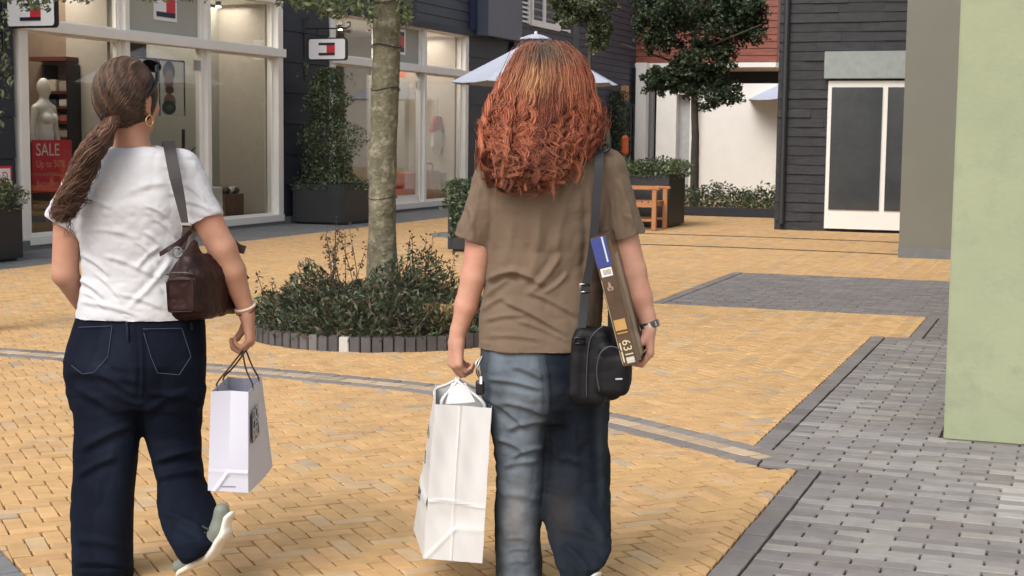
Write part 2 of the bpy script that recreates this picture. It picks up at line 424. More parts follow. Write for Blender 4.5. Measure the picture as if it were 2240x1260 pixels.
simple_bricks('slab_field', P_, lambda: np.array([.12, .122, .128]) * rng.normal(1, .08), 'shopfront_slab_strip')
P_ = []
for r in range(6):
    n = max(6, int(2 * PI * (r + .5) * .15 / .2))
    for i in range(n):
        a0, a1 = 2 * PI * i / n, 2 * PI * (i + 1) / n
        P_.append([tuple(CC + np.array([math.cos(a), math.sin(a)]) * q) for a, q in ((a0, r * .15 + .001), (a0, r * .15 + .149), (a1, r * .15 + .149), (a1, r * .15 + .001))])
simple_bricks('slab_field', P_, lambda: np.array([.15, .15, .15]) * rng.normal(1, .08), 'round_grey_paving_patch')
g = MB(); g.add([(-120, -40, -.06), (120, -40, -.06), (120, 200, -.06), (-120, 200, -.06)], [(0, 1, 2, 3)]); o = g.build('ground', mat('distant_paving', (.42, .29, .16), .9, var=.2, vscale=3)); o['kind'] = 'structure'
g = MB(); g.add([(-30, -4, -.014), (30, -4, -.014), (30, 31, -.014), (-30, 31, -.014)], [(0, 1, 2, 3)]); o = g.build('joint_sand_bed', M['sand']); o['kind'] = 'structure'
g = MB(); g.add([W(-2, -20, .0005 - .006), W(-2, 20, -.006), W(3.5, 20, -.006), W(3.5, -20, -.006)], [(0, 1, 2, 3)])
g.add([(-30, 31, -.008), (30, 31, -.008), (30, 60, -.008), (-30, 60, -.008)], [(0, 1, 2, 3)]); o = g.build('far_paving', mat('far_paving', (.40, .27, .15), .9, var=.2, vscale=12)); o['kind'] = 'structure'
# narrow dark drain lines in the square
for uu in (21.9, 19.6):
    g = MB()
    for i in range(14):
        v0 = -6.6 + i * .4; du = lambda v: -.05 * (v + 4.5) ** 2 * .6
        g.hexa([W(uu + du(v0), v0, .001), W(uu + du(v0 + .4), v0 + .4, .001), W(uu + .07 + du(v0 + .4), v0 + .4, .001), W(uu + .07 + du(v0), v0, .001), W(uu + du(v0), v0, .006), W(uu + du(v0 + .4), v0 + .4, .006), W(uu + .07 + du(v0 + .4), v0 + .4, .006), W(uu + .07 + du(v0), v0, .006)])
    o = g.build('drain_channel', M['gsand']); o['kind'] = 'structure'

# ================================================================= NAVY TIMBER SHOP BUILDING (left)
VF = -11.87
shop = thing('timber_shop_building', 'long navy timber-clad shop building with white framed windows along the left side', 'building', W(21, VF, 0))
def boards(root, u0, u1, z0, z1, h, v=VF, m=None, th=.03, name='board'):
    z = z0
    while z < z1 - .02:
        b = MB(); e = min(z + h, z1); 
        # lapped board: lower edge proud
        b.hexa([W(u0, v, z + .004), W(u0, v + th, z + .004), W(u1, v + th, z + .004), W(u1, v, z + .004), W(u0, v, e - .004), W(u0, v + th * .55, e - .004), W(u1, v + th * .55, e - .004), W(u1, v, e - .004)])
        b.build(name, m or M['navy'], root); z = e
boards(shop, 9.5, 14.80, 0.12, 3.56, .49); boards(shop, 21.32, 22.84, .12, 3.56, .49); boards(shop, 29.06, 31.45, .12, 3.56, .49)
b = MB(); b.gbox(9.5, 14.8, VF - .2, VF - .004, 0, 6.5); b.gbox(21.32, 22.84, VF - .2, VF - .004, 0, 6.5); b.gbox(29.06, 31.75, VF - .2, VF - .004, 0, 6.5); b.gbox(14.8, 21.32, VF - .2, VF - .004, 3.56, 6.5); b.gbox(22.84, 29.06, VF - .2, VF - .004, 3.56, 6.5)
b.build('wall_backing', M['navy'], shop)
boards(shop, 9.5, 26.4, 3.57, 6.5, .49); boards(shop, 26.4, 29.05, 3.57, 6.5, .19, m=M['navy2'])
b = MB(); b.gbox(31.45, 31.80, VF - .25, VF + .12, 0, 6.5); b.build('corner_pilaster', M['navy'], shop)
M['trim'] = mat('navy_trim', (.022, .035, .085), .4, var=.05)
b = MB(); b.gbox(25.75, 25.95, VF + .031, VF + .1, 3.6, 6.5); b.build('corner_board', M['trim'], shop)
b = MB(); b.gbox(29.05, 29.25, VF + .031, VF + .12, 3.6, 6.5); b.build('corner_board', M['trim'], shop)
b = MB(); b.gbox(29.27, 31.3, VF + .04, VF + .36, 3.5, 6.4); b.build('projecting_panel', M['panel'], shop, bevel=.006)
b = MB(); b.gbox(22.9, 29.25, VF + .032, VF + .1, 3.47, 3.59); b.build('drip_ledge', M['navy'], shop)
b = MB(); b.gbox(9.5, 31.8, VF - 6, VF + .3, 6.5, 6.62); b.build('roof', M['planter'], shop)
b = MB(); b.gbox(9.5, 31.75, VF - 6, VF - 5.85, 0, 6.5); b.gbox(9.35, 9.5, VF - 6, VF, 0, 6.5); b.gbox(31.6, 31.75, VF - 5.85, VF - .25, 0, 6.5); b.build('rear_wall', M['navy'], shop)
b = MB(); b.gbox(14.86, 21.28, VF - .1, VF + .05, -.02, .05); b.gbox(22.9, 29.0, VF - .1, VF + .05, -.02, .05); b.gbox(14.7, 14.92, VF - .1, VF + .12, -.02, .12); b.build('plinth', M['plinth'], shop, bevel=.004)
for a0, a1 in ((9.5, 14.69), (21.32, 22.84), (29.06, 31.44)):
    b = MB(); b.gbox(a0, a1, VF, VF + .035, -.02, .115); b.build('plinth', M['plinth'], shop)
def shop_window(u0, u1, m1, m2, zt=2.70, zh=3.46):
    f = MB(); w = .12
    f.gbox(u0 - .04, u0 + w, VF - .16, VF + .05, .16, zh); fr = f.build('window_frame', M['white'], shop, bevel=.006)
    f = MB(); f.gbox(u1 - w, u1 + .04, VF - .16, VF + .05, .16, zh); f.build('jamb', M['white'], fr, bevel=.006)
    for nm, a, c, d, e, vo in (('sill', u0 - .04, u1 + .04, .05, .16, .065), ('transom', u0 - .05, u1 + .08, zt - .07, zt + .06, .085), ('window_head', u0 - .04, u1 + .04, zh, zh + .1, .055)):
        g = MB(); g.gbox(a, c, VF - .16, VF + vo, d, e); g.build(nm, M['white'], fr, bevel=.006)
    for mm in (m1, m2):
        for z0, z1 in ((.16, zt - .07), (zt + .06, zh)):
            g = MB(); g.gbox(mm - .05, mm + .05, VF - .15, VF + .03, z0, z1); g.gbox(mm - .12, mm - .051, VF - .13, VF - .03, z0, z1); g.build('mullion', M['white'], fr, bevel=.004)
    ed = [u0 + w, m1 - .12, m1 + .05, m2 - .12, m2 + .05, u1 - w]
    for k in range(3):
        a, c = ed[2 * k], ed[2 * k + 1]
        for z0, z1 in ((.16, zt - .07), (zt + .06, zh)):
            g = MB(); g.gbox(a, c, VF - .085, VF - .075, z0, z1)
            if k == 1 and z0 > 1: g.build('sign_panel', M['sage'], fr)
            else: g.build('pane', M['glass'], fr)
            if not (k == 1 and z0 < 1):        # thin inner beads
                g = MB(); t = .03
                g.gbox(a, a + t, VF - .07, VF - .05, z0 + .002, z1 - .002); g.gbox(c - t, c, VF - .07, VF - .05, z0 + .002, z1 - .002); g.gbox(a + t, c - t, VF - .07, VF - .05, z0 + .002, z0 + t); g.gbox(a + t, c - t, VF - .07, VF - .05, z1 - t, z1 - .002)
                g.build('glazing_bead', M['white'], fr)
    # door leaf: glass with a bottom rail, push bar and hinge
    a, c = ed[2], ed[3]
    g = MB(); g.gbox(a + .01, c - .01, VF - .072, VF - .052, .17, .3); g.build('door_rail', M['white'], fr)
    g = MB(); g.gbox(c - .14, c - .02, VF - .072, VF - .03, 2.32, 2.47); g.build('door_hinge', M['steel'], fr)
    g = MB(); g.tube([W(a + .16, VF - .02, .8), W(a + .16, VF - .02, 1.75)], .018, 8); g.tube([W(a + .16, VF - .075, .95), W(a + .16, VF - .02, .95)], .012, 6); g.tube([W(a + .16, VF - .075, 1.6), W(a + .16, VF - .02, 1.6)], .012, 6); g.build('door_handle', M['steel'], fr)
    return fr
def flag(ua, ub, z0, z1, v, parent, nm='flag_logo', axis='u', u=None):
    h = (z1 - z0); q = h * .2; out = []
    def bx(a, b, c, d, m):
        g = MB()
        if axis == 'u': g.gbox(a, b, v, v + .008, c, d)
        else: g.gbox(u - .008, u, a, b, c, d)
        g.build(nm, m, parent)
    mid = (ua + ub) / 2
    bx(ua, ub, z1 - q, z1, M['navylogo']); bx(ua, ub, z0, z0 + q, M['navylogo']); bx(ua, mid, z0 + q, z1 - q, M['signwhite']); bx(mid, ub, z0 + q, z1 - q, M['red'])
shop_window(14.92, 21.2, 17.10, 19.10); shop_window(22.92, 28.95, 24.9, 26.86)
for (p0, p1) in (((342, 8), (383, 46)),):
    a, c = PV(*p0, VF - .06), PV(*p1, VF - .06); ua, ub = uv_of(a)[0], uv_of(c)[0]
    g = MB(); g.gbox(ua - .05, ub + .05, VF - .074, VF - .062, 2.97, 3.40); g.build('logo_plate', M['signwhite'], shop)
    flag(ua, ub, 3.02, 3.35, VF - .06, shop)
g = MB(); g.gbox(25.55, 26.1, VF - .074, VF - .062, 2.93, 3.40); g.build('logo_plate', M['signwhite'], shop); flag(25.62, 26.03, 2.98, 3.35, VF - .06, shop)
# interiors
def interior(u0, u1, div, cols):
    g = MB(); g.gbox(u0 + .1, u1 - .1, VF - 3.6, VF - .17, -.05, .1); g.build('shop_floor', M['intfloor'], shop)
    g = MB(); g.gbox(u0 + .1, u1 - .1, VF - 3.6, VF - .17, 3.45, 3.5); g.build('shop_ceiling', M['white'], shop)
    for (a, c, vv, z1, m) in cols:
        g = MB(); g.gbox(a, c, vv - .05, vv, .1, z1); g.build('display_panel', m, shop)
    for a in (u0, u1):
        s_ = .1 if a == u0 else -.1
        g = MB(); g.gbox(min(a + s_, a + s_ * 1.6), max(a + s_, a + s_ * 1.6), VF - 3.6, VF - .17, .1, 3.45); g.build('partition', M['beige'], shop)
interior(14.92, 21.2, None, [(15.0, 17.0, VF - 3.5, 3.4, M['brownint']), (17.0, 19.2, VF - 3.5, 3.4, M['beige']), (18.0, 19.08, VF - 1.6, 3.4, M['sage']), (19.12, 21.1, VF - 1.0, 3.4, M['sage'])])
interior(22.92, 28.95, None, [(23.0, 25.0, VF - 1.1, 3.4, M['beige']), (25.0, 26.9, VF - 2.4, 3.4, M['beige']), (26.9, 28.85, VF - 1.2, 2.6, M['sage']), (27.9, 28.85, VF - 1.3, 3.4, mat('orange_poster', (.6, .16, .08), .6))])
lampm = emis('spot_lamp_glow', (1, .93, .8), 14)
for uu, dv in ((15.35, .45), (15.9, .7), (16.9, 2.2), (17.6, .5), (18.5, .9), (19.6, .4), (20.5, .5), (23.6, .5), (25.4, .9), (27.15, .9), (27.65, 1.1), (26.2, .5)):
    g = MB(); g.tube([W(uu, VF - .17 - dv, 3.45), W(uu, VF - .17 - dv, 3.38)], .045, 10); ring = g.build('spot_lamp', M['black'], shop)
    g = MB(); g.tube([W(uu, VF - .17 - dv, 3.379), W(uu, VF - .17 - dv, 3.36)], .038, 10); g.build('bulb', lampm, ring)
for uu, e in ((16., 34), (18.4, 24), (20.2, 26), (24.3, 30), (26.0, 22), (27.9, 34)):
    l = bpy.data.lights.new('shop_ceiling_light', 'AREA'); l.shape = 'RECTANGLE'; l.size = 1.6; l.size_y = .6; l.energy = e; l.color = (1, .93, .84)
    o = bpy.data.objects.new('shop_ceiling_light', l); COL.objects.link(o); p = W(uu, VF - .75, 3.40); o.location = p; o.rotation_euler = (0, 0, GROT)
# neighbour building further along, slate boards, white shuttered window above
nb = thing('slate_clad_building', 'slate boarded building with a white shuttered upstairs window beyond the navy shops', 'building', W(37, VF - .1, 0))
boards(nb, 31.82, 42, 2.2, 7.2, .17, v=VF - .12, m=M['navy2']); boards(nb, 31.82, 42, 0, 2.2, .3, v=VF - .12, m=M['navy'])
b = MB(); b.gbox(31.82, 42, VF - .4, VF - .125, 0, 7.2); b.gbox(31.82, 42, VF - 5, VF - .4, 7.2, 7.3); b.build('wall_backing', M['navy'], nb)
b = MB(); b.gbox(33.0, 35.0, VF - .12, VF - .03, 3.98, 4.12); b.gbox(33.05, 33.15, VF - .12, VF - .04, 4.12, 6.3); b.gbox(34.85, 34.95, VF - .12, VF - .04, 4.12, 6.3); b.gbox(33.9, 34.0, VF - .12, VF - .04, 4.12, 6.3); b.gbox(33.15, 34.85, VF - .12, VF - .05, 5.1, 5.18)
wf = b.build('window', M['white'], nb)
b = MB(); b.gbox(33.15, 34.85, VF - .11, VF - .1, 4.12, 6.3); b.build('pane', mat('window_dark_glass', (.25, .27, .28), .1, var=.3), wf)
for a in (32.1, 35.05):
    b = MB()
    b.gbox(a, a + .08, VF - .12, VF - .05, 4.0, 6.3); b.gbox(a + .75, a + .83, VF - .12, VF - .05, 4.0, 6.3)
    for k in range(22): z = 4.02 + k * .104; b.hexa([W(a + .08, VF - .12, z + .06), W(a + .08, VF - .06, z), W(a + .75, VF - .06, z), W(a + .75, VF - .12, z + .06), W(a + .08, VF - .12, z + .08), W(a + .08, VF - .06, z + .02), W(a + .75, VF - .06, z + .02), W(a + .75, VF - .12, z + .08)])
    b.build('shutter', M['white'], nb)

# ================================================================= HANGING SIGNS
def hanging_sign(u, v0, label):
    r = thing('hanging_sign', label, 'sign', W(u, VF + .03, 3.05), group='hanging shop signs with a flag logo')
    vc, zc, hw, hh = v0, 2.80, .325, .16
    def rr(hw, hh, c, n=6):
        P = []
        for cx, cz, a0 in ((hw - c, hh - c, 0), (-hw + c, hh - c, 90), (-hw + c, -hh + c, 180), (hw - c, -hh + c, 270)):
            for k in range(n + 1): a = math.radians(a0 + 90 * k / n); P.append((vc + cx + c * math.cos(a), zc + cz + c * math.sin(a)))
        return P
    def slab(P, ua, ub, nm, m):
        n = len(P); V = [W(ua, p[0], p[1]) for p in P] + [W(ub, p[0], p[1]) for p in P]
        g = MB(); g.add(V, [tuple(range(n)), tuple(range(n, 2 * n))[::-1]] + [(i, (i + 1) % n, n + (i + 1) % n, n + i) for i in range(n)]); return g.build(nm, m, r)
    slab(rr(hw + .022, hh + .022, .05), u - .03, u + .03, 'sign_frame', M['black']); slab(rr(hw, hh, .035), u - .036, u + .036, 'sign_face', M['signwhite'])
    flag(vc - .145, vc + .145, zc - .1, zc + .1, 0, r, axis='v', u=u - .0365)
    g = MB(); vw = VF + .03; 
    g.tube([W(u, vw, 3.16), W(u, vw + .02, 3.28), W(u, vw + .06, 3.32)], .012, 6); g.tube([W(u, vw, 2.3), W(u, vw, 3.28)], .014, 6)
    g.tube([W(u, vw, 3.13), W(u, vc + hw + .02, 3.13), W(u, vc + hw + .08, 3.17), W(u, vc + hw + .07, 3.23), W(u, vc + hw + .02, 3.22)], .012, 6)
    g.tube([W(u, vc - .2, 3.13), W(u, vc - .2, zc + hh)], .008, 5); g.tube([W(u, vc + .2, 3.13), W(u, vc + .2, zc + hh)], .008, 5)
    g.build('bracket', M['black'], r)
s1 = hanging_sign(14.63, -11.43, 'hanging white flag-logo sign at the left end of the front shop window, partly under leaves')
s2 = hanging_sign(22.0, -11.43, 'hanging white flag-logo sign on its bracket above the conical shrub')
# ================================================================= SOLID MODELLING HELPER (signed distance field -> mesh)
import openvdb
class Field:
    def __init__(s, lo, hi, h):
        s.h = h; s.lo = np.array(lo, float); n = np.ceil((np.array(hi) - s.lo) / h).astype(int) + 1
        s.ax = [s.lo[i] + np.arange(n[i]) * h for i in range(3)]; s.D = np.full(tuple(n), .05, dtype=np.float32)
    def _sl(s, lo, hi):
        o = []
        for i in range(3):
            a = int(max(0, math.floor((lo[i] - s.lo[i]) / s.h))); b = int(min(s.D.shape[i], math.ceil((hi[i] - s.lo[i]) / s.h) + 1))
            if b <= a: return None
            o.append(slice(a, b))
        return tuple(o)
    def _grid(s, sl): return [s.ax[i][sl[i]].reshape([-1 if j == i else 1 for j in range(3)]).astype(np.float32) for i in range(3)]
    def comb(s, sl, d, k, op='u'):
        A = s.D[sl]; d = np.broadcast_to(d, A.shape)
        if op == 'u':
            if k > 0: h = np.maximum(k - np.abs(A - d), 0) / k; r = np.minimum(A, d) - h * h * k * .25
            else: r = np.minimum(A, d)
        else:
            d = -d
            if k > 0: h = np.maximum(k - np.abs(A - d), 0) / k; r = np.maximum(A, d) + h * h * k * .25
            else: r = np.maximum(A, d)
        s.D[sl] = r
    def cone(s, a, b, ra, rb, k=.01, op='u', fl=None):
        # tapered capsule; fl = (axis vector, factor) flattens it across that axis
        a = np.array(a, float); b = np.array(b, float); m = max(ra, rb) * 1.5 + k + 3 * s.h
        sl = s._sl(np.minimum(a, b) - m, np.maximum(a, b) + m)
        if sl is None: return s
        X, Y, Z = s._grid(sl); ab = b - a; L2 = ab @ ab + 1e-12
        px, py, pz = X - a[0], Y - a[1], Z - a[2]
        t = np.clip((px * ab[0] + py * ab[1] + pz * ab[2]) / L2, 0, 1)
        qx, qy, qz = px - t * ab[0], py - t * ab[1], pz - t * ab[2]
        d2 = qx * qx + qy * qy + qz * qz
        if fl is not None:
            n, f = np.array(fl[0], float), fl[1]; n /= np.linalg.norm(n); c = qx * n[0] + qy * n[1] + qz * n[2]; d2 = d2 + c * c * (f * f - 1)
        s.comb(sl, np.sqrt(d2) - (ra + t * (rb - ra)), k, op); return s
    def chain(s, P, R, k=.01, op='u', fl=None):
        for i in range(len(P) - 1): s.cone(P[i], P[i + 1], R[i], R[i + 1], k if i == 0 else max(k, .004), op, fl)
        return s
    def ell(s, c, r, k=.01, rot=None, op='u'):
        c = np.array(c, float); r = np.array(r, float); m = max(r) + k + 3 * s.h; sl = s._sl(c - m, c + m)
        if sl is None: return s
        X, Y, Z = s._grid(sl); p = [X - c[0], Y - c[1], Z - c[2]]
        if rot is not None: p = [p[0] * rot[0, i] + p[1] * rot[1, i] + p[2] * rot[2, i] for i in range(3)]
        k0 = np.sqrt((p[0] / r[0]) ** 2 + (p[1] / r[1]) ** 2 + (p[2] / r[2]) ** 2); k1 = np.sqrt((p[0] / r[0] ** 2) ** 2 + (p[1] / r[1] ** 2) ** 2 + (p[2] / r[2] ** 2) ** 2) + 1e-6
        s.comb(sl, k0 * (k0 - 1) / k1, k, op); return s
    def box(s, c, h, r=.01, k=.0, rot=None, op='u'):
        c = np.array(c, float); h = np.array(h, float); m = np.linalg.norm(h) + k + 3 * s.h; sl = s._sl(c - m, c + m)
        if sl is None: return s
        X, Y, Z = s._grid(sl); p = [X - c[0], Y - c[1], Z - c[2]]
        if rot is not None: p = [p[0] * rot[0, i] + p[1] * rot[1, i] + p[2] * rot[2, i] for i in range(3)]
        q = [np.abs(p[i]) - h[i] + r for i in range(3)]
        d = np.sqrt(np.maximum(q[0], 0) ** 2 + np.maximum(q[1], 0) ** 2 + np.maximum(q[2], 0) ** 2) + np.minimum(np.maximum(np.maximum(q[0], q[1]), q[2]), 0) - r
        s.comb(sl, d, k, op); return s
    def loft(s, rings, k=.02, op='u', pw=2.4):
        # rings sorted by z: (z, cx, cy, half width, half depth); horizontal superellipse sections
        R = np.array(sorted(rings)); m = .04 + k; lo = [np.min(R[:, 1] - R[:, 3]) - m, np.min(R[:, 2] - R[:, 4]) - m, R[0, 0] - m]; hi = [np.max(R[:, 1] + R[:, 3]) + m, np.max(R[:, 2] + R[:, 4]) + m, R[-1, 0] + m]
        sl = s._sl(lo, hi); X, Y, Z = s._grid(sl); z = Z.ravel()
        def ip(col):     # smooth (catmull-like) interpolation
            v = np.interp(z, R[:, 0], R[:, col]); return v.reshape(1, 1, -1).astype(np.float32)
        cx, cy, a, b = ip(1), ip(2), ip(3), ip(4)
        e = (np.abs((X - cx) / a) ** pw + np.abs((Y - cy) / b) ** pw) ** (1 / pw)
        g = np.sqrt(((X - cx) / a ** 2) ** 2 + ((Y - cy) / b ** 2) ** 2) + 1e-4; rad = np.sqrt((X - cx) ** 2 + (Y - cy) ** 2)
        d = np.where(e > .3, (e - 1) / np.maximum(e, .05) * rad * .9, -.05)
        dz = np.maximum(R[0, 0] - Z, Z - R[-1, 0]); d = np.maximum(d, dz)
        s.comb(sl, d.astype(np.float32), k, op); return s
    def mesh(s, name, mat_, smooth_it=1):
        g = openvdb.FloatGrid(.05); g.copyFromArray(np.ascontiguousarray(s.D)); V, Q = g.convertToQuads(0.0)
        V = V * s.h + s.lo; Q = Q[:, ::-1]
        for _ in range(smooth_it): V = lap(V, Q)
        return V, Q
def lap(V, Q, lam=.5):
    n = len(V); acc = np.zeros((n, 3)); cnt = np.zeros(n)
    for i, j in ((0, 1), (1, 2), (2, 3), (3, 0)):
        for a, b in ((i, j), (j, i)):
            np.add.at(cnt, Q[:, a], 1)
            for c in range(3): acc[:, c] += np.bincount(Q[:, a], V[Q[:, b], c], n)
    return V + lam * (acc / np.maximum(cnt, 1)[:, None] - V)
def vnormals(V, Q):
    fn = np.cross(V[Q[:, 2]] - V[Q[:, 0]], V[Q[:, 3]] - V[Q[:, 1]]); N = np.zeros_like(V)
    for i in range(4):
        for c in range(3): N[:, c] += np.bincount(Q[:, i], fn[:, c], len(V))
    return N / (np.linalg.norm(N, axis=1, keepdims=True) + 1e-12)
_pn = {}
def vnoise(P, seed=0):       # smooth value noise, vectorised
    P = np.asarray(P, float)
    if seed not in _pn: _pn[seed] = np.random.default_rng(seed + 100).uniform(-1, 1, (32, 32, 32))
    T = _pn[seed]; i = np.floor(P).astype(int); f = P - i; f = f * f * (3 - 2 * f); r = 0
    for dx in (0, 1):
        for dy in (0, 1):
            for dz in (0, 1):
                w = (f[:, 0] if dx else 1 - f[:, 0]) * (f[:, 1] if dy else 1 - f[:, 1]) * (f[:, 2] if dz else 1 - f[:, 2])
                r = r + w * T[(i[:, 0] + dx) % 32, (i[:, 1] + dy) % 32, (i[:, 2] + dz) % 32]
    return r
def fmesh(name, fld, m, parent=None, it=2, post=None, tint=None):
    V, Q = fld.mesh(name, m, it)
    if post is not None: V = post(V, Q)
    me = mkmesh(name, V, Q, m, smooth=True)
    if tint is not None: set_vtint(me, tint(V))
    # orientation check
    N = vnormals(V, Q); c = V.mean(0)
    if np.sum(np.einsum('ij,ij->i', V - c, N)) < 0: me.flip_normals()
    return place(name, me, parent)

# ================================================================= FOLIAGE
def leaf_mesh(name, C, size, cols, parent=None, asp=.45, droop=0., m=None, D=None):
    C = np.asarray(C, float); n = len(C); size = np.broadcast_to(size, (n,)).reshape(-1, 1) * rng.uniform(.6, 1.3, (n, 1))
    d = rng.normal(0, 1, (n, 3)) if D is None else D + rng.normal(0, .45, (n, 3)); d[:, 2] -= droop; d /= np.linalg.norm(d, axis=1, keepdims=True)
    s = np.cross(d, rng.normal(0, 1, (n, 3))); s /= np.linalg.norm(s, axis=1, keepdims=True); nn = np.cross(d, s)
    b = C - d * size * .5; t = C + d * size * .5 - nn * size * .1; mid = C + nn * size * .1 - d * size * .05
    l = mid + s * size * asp * .5 - nn * size * .06; r = mid - s * size * asp * .5 - nn * size * .06
    V = np.stack([b, l, t, r], 1).reshape(-1, 3); Q = np.arange(n * 4).reshape(-1, 4)
    me = mkmesh(name, V, Q, m or M['leaf']); cols = np.asarray(cols); pick = cols[rng.integers(0, len(cols), n)] * rng.normal(1, .22, (n, 1)).clip(.45, 1.7)
    set_tint(me, pick.clip(.004, .9)); return place(name, me, parent)
def blob_points(c, r, n, clumps=10, cr=.35, hollow=.5):
    c = np.array(c, float); r = np.array(r, float); out = []
    for k in range(clumps):
        q = rng.normal(0, 1, 3); q /= np.linalg.norm(q); q = q * rng.uniform(hollow, 1) ** .6; cc = c + q * r * .85
        m = n // clumps; p = rng.normal(0, 1, (m, 3)); p /= np.linalg.norm(p, axis=1, keepdims=True); p *= rng.uniform(.2, 1, (m, 1)) ** .5
        out.append(cc + p * r * cr * rng.uniform(.6, 1.3))
    return np.concatenate(out)
GRN = [(.05, .085, .03), (.035, .06, .022), (.075, .11, .045), (.10, .13, .06)]
DGRN = [(.022, .038, .018), (.035, .06, .028), (.05, .075, .035), (.015, .028, .014)]
def wob_trunk(path, rad, k=14, lumps=.06, name='trunk', m=None, parent=None):
    P = np.array(path, float); n = 40; t = np.linspace(0, len(P) - 1, n); pts = np.stack([np.interp(t, np.arange(len(P)), P[:, i]) for i in range(3)], 1); rr = np.interp(t, np.arange(len(rad)), rad)
    g = MB(); g.tube(pts, rr, k); V = np.array(g.V); c = np.repeat(pts, k, 0); d = V - c; V = c + d * (1 + lumps * vnoise(V * np.array([9, 9, 4]), 3)[:, None] + lumps * .5 * vnoise(V * 25, 4)[:, None]); g.V = [tuple(v) for v in V]
    return g.build(name, m or M['bark'], parent, smooth=True)
# --- tree in the round bed
tr = thing('plane_tree', 'young tree with mottled grey-green bark standing in the round planting bed', 'tree', (-.93, 10.8, 0))
tp = [PD(836, 660, 10.8), PD(836, 500, 10.8), PD(838, 330, 10.8), PD(843, 200, 10.8), PD(848, 0, 10.8), PD(850, -120, 10.8), PD(850, -420, 10.8)]
tp[0] = np.array([tp[0][0], 10.8, .02]); wob_trunk(tp, [.125, .103, .1, .098, .095, .09, .06], parent=tr)
for z in (.98, 1.75, 2.05, 2.36):       # dark tie bands and scars round the trunk
    g = MB(); px = np.interp(z, [t[2] for t in tp], [t[0] for t in tp]); R_ = .1045
    g.tube([(px + R_ * math.cos(a), 10.8 + R_ * math.sin(a), z + .012 * math.sin(a * 2 + z * 9)) for a in np.linspace(0, 2 * PI, 25)], .0028 if z < 2 else .005, 5, caps=False); g.build('trunk_tie', M['blackrub'], tr)
top = np.array(tp[4])
for k, (dx, dy, dz) in enumerate(((-1.2, -.2, .7), (-.8, .7, 1.3), (.7, .3, 1.2), (.6, -.6, 1.0), (-.3, -.9, 1.5), (-.5, .1, 2.0), (.2, .8, 1.9))):
    a = top + np.array([0, 0, .1 + k * .09]); g = MB(); g.tube([a, a + np.array([dx * .4, dy * .4, dz * .5]), a + np.array([dx, dy, dz])], [.045, .03, .012], 8); g.build('branch', M['bark'], tr)
C1 = blob_points(top + [-.35, 0, 1.5], (1.5, 1.3, 1.2), 9000, 36, .3)
dr = []
for (x0, x1, y0, y1, n) in ((605, 690, -45, 12, 300), (690, 815, -60, 38, 620), (640, 700, -30, 22, 160), (868, 902, -60, 56, 260), (805, 835, 0, 66, 90), (700, 760, 0, 42, 120), (885, 900, 20, 60, 60)):
    for _ in range(n): dr.append(PD(rng.uniform(x0, x1), y1 - (y1 - y0) * rng.uniform(0, 1) ** .7 + rng.normal(0, 3), 10.8 + rng.uniform(-.5, .4)))
leaf_mesh('crown', np.concatenate([C1[C1[:, 2] > 2.62], np.array(dr)]), .05, [(.11, .14, .055), (.07, .1, .04), (.16, .19, .09), (.05, .075, .03), (.09, .11, .06)], tr, .42, .5)
# --- second tree of the same kind, trunk outside the frame on the left, its leaves hanging in at the top left
t2 = thing('street_tree', 'tree at the left edge whose leaves hang over the front flag sign', 'tree', (-3.9, 10.6, 0))
wob_trunk([(-3.9, 10.6, 0), (-3.88, 10.6, 1.3), (-3.9, 10.6, 2.6), (-3.9, 10.6, 3.6)], [.12, .1, .095, .06], parent=t2)
C2 = blob_points((-3.9, 10.6, 3.6), (1.4, 1.2, 1.0), 5000, 24, .32); dr = []
for (x0, x1, y0, y1, n) in ((-60, 205, -60, 6, 420), (45, 108, -30, 24, 210), (-60, 20, 20, 150, 160), (-60, 26, 130, 215, 110), (-20, 12, 200, 290, 40), (300, 470, -40, 5, 160)):
    for _ in range(n): dr.append(PD(rng.uniform(x0, x1), rng.uniform(y0, y1), 10.6 + rng.uniform(-.5, .4)))
leaf_mesh('crown', np.concatenate([C2[C2[:, 2] > 2.55], np.array(dr)]), .045, [(.11, .14, .055), (.06, .085, .04), (.15, .18, .09), (.05, .065, .035)], t2, .42, .5)
g = MB(); a = np.array([-3.9, 10.6, 2.7]); g.tube([a, a + [.3, .1, .3], a + [1.1, .1, .2]], [.04, .02, .008], 6); g.build('branch', M['bark'], t2)

# --- round bed edging and planting
bed = thing('tree_bed_edging', 'ring of upright dark bricks round the planted tree bed', 'edging', (RC[0], RC[1], 0))
nb_ = 82
for i in range(nb_):
    a = 2 * PI * i / nb_ + .01; c = RC + np.array([math.cos(a), math.sin(a)]) * (RR - .045)
    Rm = np.array([[math.cos(a), -math.sin(a), 0], [math.sin(a), math.cos(a), 0], [0, 0, 1]]); g = MB()
    g.box((c[0], c[1], .045), (.045, PI * (RR - .01) / nb_ - .004, .055 + rng.normal(0, .002)), Rm)
    o = g.build('brick', M['brick'], bed, bevel=.005)
    px = 1120 + c[0] / c[1] * FPX; white = abs(px - 745) < 9 and a > PI
    col = (.5, .48, .44) if white else np.array([.085, .078, .08]) * rng.normal(1, .16) + (.05 if abs(px - 680) < 10 else 0); set_tint(o.data, np.tile(col, (len(o.data.polygons), 1)))
g = MB(); g.tube([(RC[0], RC[1], -.02), (RC[0], RC[1], .055), (RC[0], RC[1], .075)], [RR - .092, RR - .092, RR - .4], 48); o = g.build('bed_soil', M['soil']); o['kind'] = 'structure'
def bedpt(n, rmax=.86):
    a = rng.uniform(0, 2 * PI, n); r = rmax * np.sqrt(rng.uniform(0, 1, n)); return RC[0] + r * np.cos(a), RC[1] + r * np.sin(a), r
x, y, r = bedpt(15000, .97)
